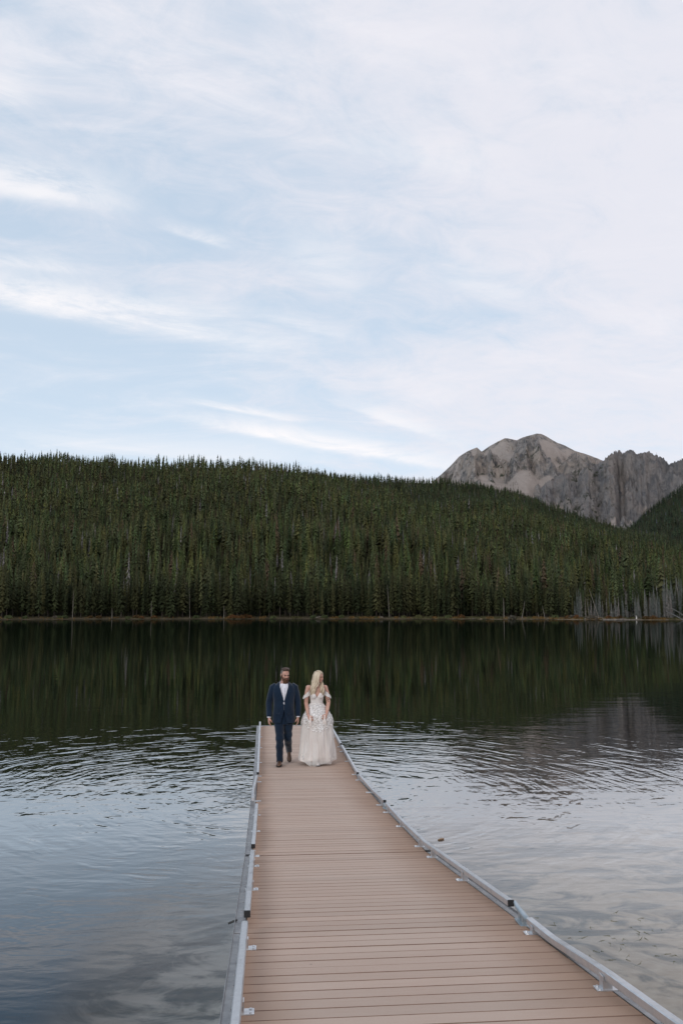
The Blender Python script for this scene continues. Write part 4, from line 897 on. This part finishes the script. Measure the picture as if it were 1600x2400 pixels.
def cut_j(c_):
    x_ = c_.x + (0.0 if c_.z > 1.0 else 0.0)
    if c_.z < 0.838 and abs(c_.x) < 0.26 and c_.z < 0.835: return abs(c_.x) < 0.205 and True
    if c_.y < -0.03 and abs(x_) < open_w(c_.z) and c_.z < 1.62: return True
    return False
remesh(jk, 0.0065, 4, noise=lambda p: wr3(p, 22, 0.0028) * (1.2 if p.z < 1.3 else 0.6))
bm = bmesh.new(); bm.from_mesh(jk.data); bmesh.ops.delete(bm, geom=[f for f in bm.faces if cut_j(f.calc_center_median()) or (f.calc_center_median().z > 1.618)], context='FACES')
bm.to_mesh(jk.data); bm.free()
jm = jk.modifiers.new('th', 'SOLIDIFY'); jm.thickness = 0.004; jm.offset = 1
def lapel(s_):
    inner = []; outer = []
    for t in np.linspace(0, 1, 9):
        z_ = ZB + 0.005 + t * 0.36; xi = open_w(min(z_, 1.56)) - 0.004 + (0.006 if z_ > 1.56 else 0)
        wv = 0.012 + 0.082 * math.sin(min(1, t * 1.12) * PI * 0.5) ** 0.8 * (1 if t < 0.72 else 1 - (t - 0.72) * 1.9)
        yf = lambda x_, z_: 0.008 - jry(z_) * (1 - min(0.98, abs(x_) / jrx(z_)) ** 2.4) ** (1 / 2.4)
        inner.append(Vector((s_ * xi, yf(xi, z_) - 0.009, z_))); xo = xi + wv; outer.append(Vector((s_ * xo, yf(xo, z_) - 0.008, z_ - 0.01)))
    b = inner + outer; n_ = len(inner); back = [p + Vector((0, 0.006, 0)) for p in b]; fs = []
    for i in range(n_ - 1): fs += [(i, i + 1, n_ + i + 1, n_ + i), (2 * n_ + i, 3 * n_ + i, 3 * n_ + i + 1, 2 * n_ + i + 1), (n_ + i, n_ + i + 1, 3 * n_ + i + 1, 3 * n_ + i), (i, 2 * n_ + i, 2 * n_ + i + 1, i + 1)]
    fs += [(0, n_, 3 * n_, 2 * n_), (n_ - 1, 3 * n_ - 1, 4 * n_ - 1, 2 * n_ - 1)]
    m2 = MB(); m2.add(b + back, fs); m2.build('lapel', m_suit, jk)
lapel(-1); lapel(1)
mb = MB(); mb.tube([(-0.095, 0.03, 1.600), (-0.080, 0.085, 1.620), (0, 0.10, 1.63), (0.080, 0.085, 1.620), (0.095, 0.03, 1.600)], 0.016, 8); mb.build('jacket_collar', m_suit, jk, True)
mb = MB(); mb.ell((0.006, -0.150, 1.225), (0.009, 0.004, 0.009), 10, 6); mb.build('button', m_sole, jk, True)
for s_ in (-1, 1):
    mb = MB(); mb.box((s_ * 0.125, 0.008 - jry(1.0) * 0.93, 1.01), (0.11, 0.008, 0.035), Matrix.Rotation(R(s_ * 24), 3, 'Z')); mb.build('pocket_flap', m_suit, jk, bevel=0.003)
# trousers
mb = MB(); mb.loft([ring((0, 0.012, z_), rx_, ry_) for z_, rx_, ry_ in [(0.80, .175, .115), (0.90, .185, .128), (1.0, .176, .122), (1.08, .178, .124), (1.13, .180, .134)]])
for s_ in (-1, 1):
    H_, K_, A_2 = Vector(HIP[s_]), Vector(KNEE[s_]), Vector(ANK[s_]); d = (A_2 - K_).normalized()
    mb.tube([H_ + Vector((-s_ * 0.008, 0, -0.03)), (H_ + K_) / 2 + Vector((-s_ * 0.004, -0.01, 0)), K_, (K_ + A_2) / 2 + Vector((0, 0.015, 0)), A_2 + d * (0.035 if s_ < 0 else 0.02)], [0.106, 0.092, 0.081, 0.073, 0.066 if s_ < 0 else 0.06], 20, 1.0)
tr_ = mb.build('trousers', m_suit, groom); remesh(tr_, 0.0065, 3, noise=lambda p: wr3(p, 26, 0.0045, 2) * (1.4 if p.z < 0.7 else 0.6))
def shoe(s_, A_2, T_, parent, mt, ms_, w_=0.047, h_=0.05, L_=0.30):
    A_2, T_ = Vector(A_2), Vector(T_); f = Vector((T_.x - A_2.x, T_.y - A_2.y, T_.z - A_2.z)).normalized(); up = Vector((0, 0, 1)); up = (up - f * up.dot(f)).normalized(); sd_ = f.cross(up)
    toe = T_ + f * 0.045; heel = toe - f * L_; mb = MB(); rings = []
    for t, ww, hh in [(0, .55, .9), (.06, .72, 1.35), (.2, .72, 1.75), (.38, .70, 1.75), (.52, .86, 1.25), (.70, 1.0, .95), (.86, .86, .72), (.96, .55, .52), (1.0, .2, .3)]:
        c_ = heel + f * L_ * t; rings.append([c_ + sd_ * (math.cos(q) * w_ * ww) + up * (h_ * hh * (0.5 + 0.5 * math.sin(q)) - 0.012) for q in [2 * PI * j / 16 for j in range(16)]])
    mb.loft(rings); so__ = mb.build('shoe', mt, parent, True)
    mb = MB(); rings = []
    for t, ww in [(0, .6), (.06, .8), (.2, .82), (.4, .75), (.55, .93), (.70, 1.07), (.86, .93), (.96, .62), (1.01, .25)]:
        c_ = heel + f * L_ * t; hh = 0.022 if t < .3 else 0.012
        rings.append([c_ + sd_ * (a_ * w_ * ww) + up * b_ for a_, b_ in [(-1, -0.012), (-1, -0.012 - hh), (1, -0.012 - hh), (1, -0.012)]])
    mb.loft(rings); mb.build('sole', ms_, so__)
    mb = MB()
    for k in range(4):
        c_ = heel + f * L_ * (0.46 + 0.06 * k) + up * (h_ * (1.5 - 0.17 * k) - 0.012); mb.tube([c_ - sd_ * 0.02, c_ + up * 0.004, c_ + sd_ * 0.02], 0.0025, 5)
    mb.build('laces', m_sole, so__)
shoe(-1, (-0.075, -0.03, 0.037), (-0.095, -0.21, 0.037), groom, m_shoe, m_sole, 0.055, 0.055, 0.31)
shoe(1, (0.125, 0.50, 0.16), (0.130, 0.35, 0.050), groom, m_shoe, m_sole)
# ------------------------------------------------------------ bride
BX, BY = 1.055, T(16.9, 1.03); BZ = deck_z(BY)
bride = empty('person', (BX, BY, BZ)); tag(bride, 'blonde woman in an off-shoulder white lace wedding gown lifting her skirt, looking aside', 'person')
m_blonde, n = material('blonde_hair'); at = n.new('ShaderNodeAttribute', attribute_name='lock').outputs['Fac']; P = n.new('ShaderNodeTexCoord').outputs['Object']
c = n.mix(at, (0.28, 0.19, 0.115), (0.84, 0.73, 0.57)); c = n.mix(n.ramp(n.noise(n.scale(P, (1, 1, 0.15)), 60, 3), 0.3, 0.7), c, (0.60, 0.49, 0.35)); n.put(n.b.inputs['Base Color'], c); n.b.inputs['Roughness'].default_value = 0.42
def fabric(name, a, alpha=1.0, bump_=0.006, lace=False):
    m_, n = material(name); P = n.new('ShaderNodeTexCoord').outputs['Object']
    n.put(n.b.inputs['Base Color'], n.mix(n.ramp(n.noise(n.scale(P, (1, 1, 0.2)), 10, 4), 0.3, 0.7), (*a, 1), (a[0] * 0.93, a[1] * 0.90, a[2] * 0.88, 1)))
    n.b.inputs['Roughness'].default_value = 0.75; n.b.inputs['Specular IOR Level'].default_value = 0.25; n.b.inputs['Sheen Weight'].default_value = 0.2
    n.put(n.b.inputs['Normal'], n.bump(n.noise(n.scale(P, (1.6, 1.6, 0.35)), 14, 4), 1.0, bump_))
    if alpha < 1: n.b.inputs['Alpha'].default_value = alpha
    if lace:
        v1 = n.vor(n.scale(P, (1, 0.8, 1)), 26, 'F1'); v2 = n.vor(P, 75, 'DISTANCE_TO_EDGE'); nz_ = n.noise(P, 16, 4)
        fl = n.m('GREATER_THAN', n.m('ADD', n.m('MULTIPLY', v1.outputs['Distance'], -1.0), nz_), 0.04); ed = n.m('LESS_THAN', v2.outputs['Distance'], 0.07)
        al = n.m('MAXIMUM', n.m('MULTIPLY', fl, 0.95), n.m('MULTIPLY', ed, 0.5)); al = n.m('MAXIMUM', al, 0.5); n.put(n.b.inputs['Alpha'], al)
        n.put(n.b.inputs['Normal'], n.bump(n.m('SUBTRACT', 1.0, v1.outputs['Distance']), 1.0, 0.004))
    return m_
m_lining = fabric('blush_lining', (0.86, 0.80, 0.765)); m_tulle = fabric('ivory_tulle', (0.88, 0.85, 0.82), 0.40); m_lace = fabric('white_lace', (0.87, 0.85, 0.84), lace=True)
m_bod = fabric('bodice_lace', (0.80, 0.75, 0.72), bump_=0.01); m_white = fabric('white_applique', (0.84, 0.82, 0.80))
bS = {-1: (-0.172, 0.015, 1.500), 1: (0.172, 0.02, 1.500)}; bE = {-1: (-0.212, 0.0, 1.20), 1: (0.236, 0.0, 1.21)}; bW = {-1: (-0.180, -0.175, 0.975), 1: (0.190, -0.165, 0.995)}
BHC = (0.038, -0.01, 1.715); BHM = Matrix.Rotation(R(58), 3, 'Z') @ Matrix.Rotation(R(10), 3, 'X')
mb = MB()
mb.loft([ring((0, 0.01, z_), rx_, ry_, sq=2.1) for z_, rx_, ry_ in [(0.84, .15, .11), (0.95, .165, .12), (1.08, .135, .10), (1.17, .112, .086), (1.28, .122, .094), (1.38, .135, .10), (1.44, .140, .095), (1.49, .135, .080), (1.53, .085, .058), (1.56, .05, .048)]])
mb.tube([(0, 0.02, 1.52), (0.008, 0.01, 1.58), (0.02, 0.0, 1.65)], [0.052, 0.048, 0.050], 14)
for s_ in (-1, 1): mb.ell((s_ * 0.062, -0.068, 1.345), (0.066, 0.058, 0.062), 16, 12)
head_vol(mb, BHC, BHM, 0.97)
grip = {-1: Matrix(), 1: Matrix()}
for s_ in (-1, 1):
    mb.ell(bS[s_], (0.050, 0.048, 0.050)); mb.tube([Vector(bS[s_]) + Vector((-s_ * 0.05, 0, 0.01)), bS[s_], (Vector(bS[s_]) + Vector(bE[s_])) / 2 + Vector((s_ * 0.008, 0, 0)), bE[s_], (Vector(bE[s_]) + Vector(bW[s_])) / 2, bW[s_]], [0.045, 0.052, 0.050, 0.041, 0.038, 0.026], 14)
    mb.tube([(s_ * 0.08, 0.0, 0.90), (s_ * 0.085, -0.03 * (s_ > 0), 0.5), (s_ * 0.07, -0.06 if s_ < 0 else 0.05, 0.10)], [0.085, 0.058, 0.038], 14)
    fwd = Vector((s_ * -0.50, -0.42, -0.76)).normalized(); thumb = Vector((s_ * -0.75, -0.2, 0.6)); thumb = (thumb - fwd * thumb.dot(fwd)).normalized(); pal = fwd.cross(thumb)
    if pal.y < 0: pal = -pal
    hand_vol(mb, Vector(bW[s_]) + fwd * 0.012, Matrix((thumb, pal, fwd)).transposed(), s_, (0.55, 0.85), 0.98)
bb = mb.build('body', m_skin2, bride); remesh(bb, 0.0055, 4)
face_bits(bride, BHC, BHM, 0.97, simple('fair_brow', (0.22, 0.14, 0.08), None, 20, 0.8), smile=True)
# tattoo marks on her left upper arm
mb = MB(); m_ink = simple('faded_ink', (0.10, 0.075, 0.07), None, 10, 0.7)
def IA(t, u): p = Vector(bS[1]).lerp(Vector(bE[1]), t) + Vector((0.008 * math.sin(PI * t), 0, 0)); return p + Vector((math.sin(u) * 0.0475, -math.cos(u) * 0.0475, 0))
for t_, u_ in [(.74, -.45), (.80, -.1), (.86, -.5), (.78, .3), (.92, .05)]: mb.ell(IA(t_, u_), (0.010, 0.003, 0.006), 8, 6)
mb.build('tattoo', m_ink, bride, True)
# bodice with sweetheart neckline
mb = MB(); mb.loft([ring((0, 0.01, z_), rx_, ry_, sq=2.15) for z_, rx_, ry_ in [(1.13, .128, .098), (1.18, .122, .096), (1.25, .126, .100), (1.32, .138, .106), (1.38, .144, .108), (1.43, .148, .104), (1.45, .15, .10)]])
for s_ in (-1, 1): mb.ell((s_ * 0.066, -0.070, 1.345), (0.072, 0.063, 0.072), 18, 14)
bo = mb.build('bodice', m_bod, bride)
def cut_b(c_):
    x_ = abs(c_.x)
    if c_.y < 0.02:
        top = 1.31 + 0.105 * min(1, (x_ / 0.065)) ** 0.75 - 0.3 * max(0, x_ - 0.09) if x_ < 0.2 else 1.35
        return c_.z > top
    return c_.z > 1.375
remesh(bo, 0.006, 3, cut=cut_b)
rb = random.Random(12)
def petals(mb, p, nrm, s, rnd, k=5):
    nrm = Vector(nrm).normalized(); a_ = nrm.orthogonal().normalized(); b_ = nrm.cross(a_); r0 = rnd.uniform(0, 6)
    for i in range(k):
        q = r0 + 2 * PI * i / k; d = a_ * math.cos(q) + b_ * math.sin(q); e = nrm.cross(d); c0 = Vector(p) + nrm * 0.003
        tip = c0 + d * s + nrm * s * rnd.uniform(0.0, 0.12); l = c0 + d * s * 0.55 + e * s * 0.36 + nrm * s * 0.03; r_ = c0 + d * s * 0.55 - e * s * 0.36 + nrm * s * 0.03
        mb.add([c0, l, tip, r_, c0 + d * s * 0.5 + nrm * s * 0.12], [(0, 1, 4), (1, 2, 4), (2, 3, 4), (3, 0, 4)])
mb = MB()
for k in range(70):
    a_ = rb.uniform(-1.4, 1.4); z_ = rb.uniform(1.17, 1.36)
    rx_, ry_ = np.interp(z_, [1.13, 1.18, 1.25, 1.32, 1.40], [.130, .124, .128, .140, .146]), np.interp(z_, [1.13, 1.18, 1.25, 1.32], [.100, .098, .102, .108])
    if z_ > 1.29:
        s_ = 1 if a_ > 0 else -1; p = Vector((s_ * 0.066, -0.07, 1.345)); d = Vector((math.sin(a_) * 0.8 - s_ * 0.3, -1, rb.uniform(-0.8, 0.4))).normalized(); p = p + Vector((d.x * 0.073, d.y * 0.064, d.z * 0.073))
        if cut_b(p): continue
        petals(mb, p, d, 0.014, rb); continue
    petals(mb, (rx_ * math.sin(a_), 0.01 - ry_ * math.cos(a_), z_), (math.sin(a_), -math.cos(a_), 0), 0.015, rb)
mb.build('bodice_applique', m_white, bo)
mb = MB(); mb.loft([ring((0, 0.01, z_), rx_, ry_, sq=2.15) for z_, rx_, ry_ in [(1.170, .127, .101), (1.176, .130, .104), (1.186, .130, .104), (1.192, .127, .101)]]); mb.build('waistband', m_white, bo, True)
# off-shoulder lace sleeves
for s_ in (-1, 1):
    V = []; Fc = []; nA, nB = 26, 8
    S0, E0 = Vector(bS[s_]), Vector(bE[s_])
    for i in range(nA):
        q = 2 * PI * i / nA
        for j in range(nB):
            t = j / (nB - 1); inner_ = 0.5 + 0.5 * math.cos(q)        # q=0 : side next to the chest
            cen = S0.lerp(E0, 0.50) + Vector((s_ * 0.01, 0, 0)); rr = 0.060 + 0.016 * t
            zt = 0.105 * inner_ - 0.02 * (1 - inner_); zb_ = -0.055 * (1 - inner_) + 0.02 * inner_ - 0.014 * abs(math.sin(3.5 * q))
            V.append((cen.x - s_ * math.cos(q) * rr, cen.y - math.sin(q) * rr * 0.95 * (1 if math.sin(q) > 0 else 0.9), cen.z + zt * (1 - t) + zb_ * t + 0.0))
    for i in range(nA):
        for j in range(nB - 1):
            k = (i + 1) % nA; Fc.append((i * nB + j, k * nB + j, k * nB + j + 1, i * nB + j + 1))
    mb = MB(); mb.add(V, Fc); sv = mb.build('lace_sleeve', m_white, bride, True); so2 = sv.modifiers.new('t', 'SOLIDIFY'); so2.thickness = 0.003
    mb = MB()
    for v in V[::3]:
        v = Vector(v); cen = S0.lerp(E0, 0.5); d = v - Vector((cen.x, cen.y, v.z)); petals(mb, v, d, 0.016, rb)
    mb.build('lace_flower', m_white, sv)
# skirt: lining, lace layer, tulle
def skirt(name, zt, zbf, grow, fold, m_, parent, nA=200, nZ=60, thick=0, ph=0.0):
    prof_z = [1.185, 1.14, 1.07, 1.00, 0.94, 0.86, 0.70, 0.45, 0.20, 0.0]
    prof_r = [.122, .165, .205, .243, .282, .304, .312, .326, .352, .372]
    V = []; Fc = []
    for i in range(nA):
        q = 2 * PI * i / nA; cx, sy = math.sin(q), -math.cos(q); zb_ = zbf(q)
        for j in range(nZ):
            t = j / (nZ - 1); z_ = zt + (zb_ - zt) * t; rr = float(np.interp(-z_, [-v for v in prof_z], prof_r)) + grow
            dn = min(1, max(0, (1.12 - z_) / 1.0))
            fo = (math.sin(9 * q + 1.1 * math.sin(2.2 * z_ * 3 + ph) + ph) * 0.5 + math.sin(17 * q + 2.0 + 1.5 * z_ + ph) * 0.32 + math.sin(31 * q + 4 * z_ + ph) * 0.16)
            rr *= 1 + fold * fo * (0.25 + 0.75 * dn) * min(1, (1.19 - z_) * 7)
            # gathers falling from the two hands
            for hs in (-1, 1):
                d_ = abs(cx * 0.32 - hs * 0.20) + (0 if sy < 0 else 1); g_ = math.exp(-(d_ / 0.055) ** 2) * math.exp(-((z_ - 0.88) / 0.07) ** 2); rr += 0.02 * g_
            front = max(0, -sy); pinch = math.exp(-((z_ - 0.80) / 0.10) ** 2) * 0.03 * front * math.exp(-(cx / 0.45) ** 2)
            x_ = cx * rr; y_ = sy * rr * 0.80 + pinch + 0.03
            if z_ < 0.5: x_ += 0.02 * (0.5 - z_) * math.sin(3 * q)
            V.append((x_ + 0.012 - 0.012 * (z_ > 1.1), y_, z_ + 0.012 * math.sin(7 * q + ph) * (t > 0.97)))
    for i in range(nA):
        k = (i + 1) % nA
        for j in range(nZ - 1): Fc.append((i * nZ + j, k * nZ + j, k * nZ + j + 1, i * nZ + j + 1))
    o = mesh_np(name, np.array(V), np.array(Fc), m_, parent=parent, smooth=True)
    if thick: t_ = o.modifiers.new('t', 'SOLIDIFY'); t_.thickness = thick
    return o, V, nZ
liner, _, _ = skirt('skirt', 1.185, lambda q: 0.10 + 0.035 * math.sin(3 * q + 1) + 0.01 * abs(math.sin(q)), -0.012, 0.10, m_lining, bride, thick=0.002)
tul, TV_, nZ_ = skirt('tulle_overlay', 1.185, lambda q: 0.012 + 0.095 * abs(math.sin(q)) ** 2 + 0.014 * math.sin(5 * q), 0.006, 0.115, m_tulle, liner, ph=0.6)
tul2, _, _ = skirt('tulle_overlay', 1.15, lambda q: 0.035 + 0.10 * abs(math.sin(q)) ** 2 + 0.016 * math.sin(4 * q), -0.002, 0.13, m_tulle, liner, ph=2.3)
lac, _, _ = skirt('lace_layer', 1.183, lambda q: 0.86 - 0.07 * math.sin(11 * q) - 0.05 * math.sin(7 * q + 1) - 0.12 * max(0, math.cos(q * 1.0)) ** 6 + 0.02 * math.sin(37 * q), 0.011, 0.115, m_lace, liner, ph=0.6)
mb = MB(); TVa = np.array(TV_).reshape(200, nZ_, 3)
for k in range(620):
    i = rb.randrange(200); q = 2 * PI * i / 200; frontness = math.cos(q)
    lowz = 0.78 - 0.16 * max(0, frontness) ** 4 * rb.random() - 0.05 * rb.random()
    z_ = lowz + (1.18 - lowz) * rb.random() ** 0.8 if k % 3 else lowz + 0.08 * rb.random()
    j = min(nZ_ - 1, max(0, int((1.185 - z_) / 1.17 * (nZ_ - 1)))); p = TVa[i, j]; nrm = (p[0], (p[1] - 0.03) * 1.5, 0.12)
    petals(mb, (p[0] * 1.022, 0.03 + (p[1] - 0.03) * 1.03, p[2]), nrm, rb.uniform(0.009, 0.019), rb)
for k in range(46):      # scattered lace along the hem
    i = rb.randrange(200); p = TVa[i, nZ_ - 2]
    if abs(p[0]) > 0.22: petals(mb, (p[0] * 1.01, p[1] * 1.01, p[2] + rb.uniform(0.02, 0.07)), (p[0], p[1], 0), 0.018, rb)
mb.build('lace_applique', m_white, liner)
# bunches of cloth in her fists
for s_ in (-1, 1):
    w_ = Vector(bW[s_]) + Vector((s_ * -0.045, -0.055, -0.065)); mb = MB()
    for k in range(7):
        a_ = rb.uniform(-0.9, 0.9); mb.tube([w_ + Vector((rb.uniform(-.01, .01), 0.03, 0.045)), w_ + Vector((rb.uniform(-.012, .012), 0.01, 0.0)), w_ + Vector((0.03 * a_, 0.02, -0.07)), w_ + Vector((0.05 * a_, 0.05, -0.15))], [0.014, 0.010, 0.012, 0.008], 8)
    bu = mb.build('gathered_cloth', m_lining, liner); remesh(bu, 0.006, 3)
# hair in long loose waves
locks = MB(); lk = []
def BA(p): return BHM @ (Vector(p) * 0.97) + Vector(BHC)
BI = BHM.inverted()
for k in range(210):
    u = rb.random(); side = -1 if rb.random() < 0.5 else 1
    part = Vector((side * rb.uniform(0.0, 0.012), rb.uniform(-0.070, 0.075), 0)); part.z = 0.126 * math.sqrt(max(0.05, 1 - (part.y / 0.105) ** 2)); off = rb.uniform(0.0, 0.012)
    ang = rb.uniform(-0.62, 1.35) if side > 0 else rb.uniform(-0.62, 1.35)      # 0 = ear side, >0 towards the back
    cx, cy = side * math.cos(ang), math.sin(ang)
    p1 = BA(part); p2 = BA((cx * (0.062 + off), max(cy, -0.62) * (0.085 + off) + 0.005, 0.080)); p3 = BA((cx * (0.084 + off), cy * (0.100 + off) + 0.010, 0.01)); p4 = BA((cx * (0.082 + off), cy * (0.100 + off) + 0.012, -0.065))
    # below the jaw the hair hangs straight down and settles over the shoulders
    right = p4.x > BHC[0] + 0.012
    Lh = rb.uniform(0.20, 0.34) * (0.95 if right else 1.0); wv = rb.uniform(0, 6.28); am = rb.uniform(0.010, 0.022)
    tx = (0.105 + rb.uniform(-0.03, 0.035)) if right else (-0.088 + rb.uniform(-0.04, 0.035)); ty = -0.105 + rb.uniform(-0.015, 0.02) if rb.random() < 0.72 else 0.10 + rb.uniform(-0.01, 0.02)
    pts = [p1, p2, p3, p4]; n_ = 6
    for j in range(1, n_ + 1):
        t = j / n_; sm_ = t * t * (3 - 2 * t); q = Vector((p4.x + (tx - p4.x) * sm_ + am * math.sin(wv + 6 * t), p4.y + (ty - p4.y) * min(1, sm_ * 1.35) + am * 0.5 * math.cos(wv + 6 * t), p4.z - Lh * t))
        pts.append(q)
    r_ = rb.uniform(0.0055, 0.0095); b = len(locks.v)
    locks.tube(pts, [r_ * 0.8, r_ * 1.3, r_ * 1.4, r_ * 1.3, r_ * 1.2, r_ * 1.1, r_, r_ * 0.9, r_ * 0.7, r_ * 0.25], 6); lk += [rb.random()] * (len(locks.v) - b)
me = bpy.data.meshes.new('hair'); me.from_pydata(locks.v, [], locks.f); me.materials.append(m_blonde); me.attributes.new('lock', 'FLOAT', 'POINT').data.foreach_set('value', lk)
me.polygons.foreach_set('use_smooth', [True] * len(me.polygons)); hr = bpy.data.objects.new('hair', me); col.objects.link(hr); hr.parent = bride
mb = MB(); mb.ell(BA((0, 0.016, 0.034)), (0.078, 0.096, 0.096), 22, 16, BHM); cap = mb.build('hair_cap', m_blonde, hr)
def cut_c(c_): q = BI @ (Vector(c_) - Vector(BHC)); return (q.y < -0.045 and q.z < 0.075) or (q.z < -0.02 and q.y < 0.02)
remesh(cap, 0.005, 1, cut=cut_c)
m_wshoe = simple('white_shoe', (0.72, 0.66, 0.62), None, 12, 0.5); m_gsole = simple('grey_sole', (0.34, 0.34, 0.36), None, 12, 0.6)
shoe(1, (0.015, -0.17, 0.042), (0.010, -0.265, 0.042), bride, m_wshoe, m_gsole, 0.043, 0.045, 0.26)
shoe(-1, (-0.09, 0.12, 0.06), (-0.09, 0.02, 0.045), bride, m_wshoe, m_gsole, 0.043, 0.045, 0.26)

ts = bpy.data.scenes.get('workshop')
if ts: bpy.data.scenes.remove(ts)
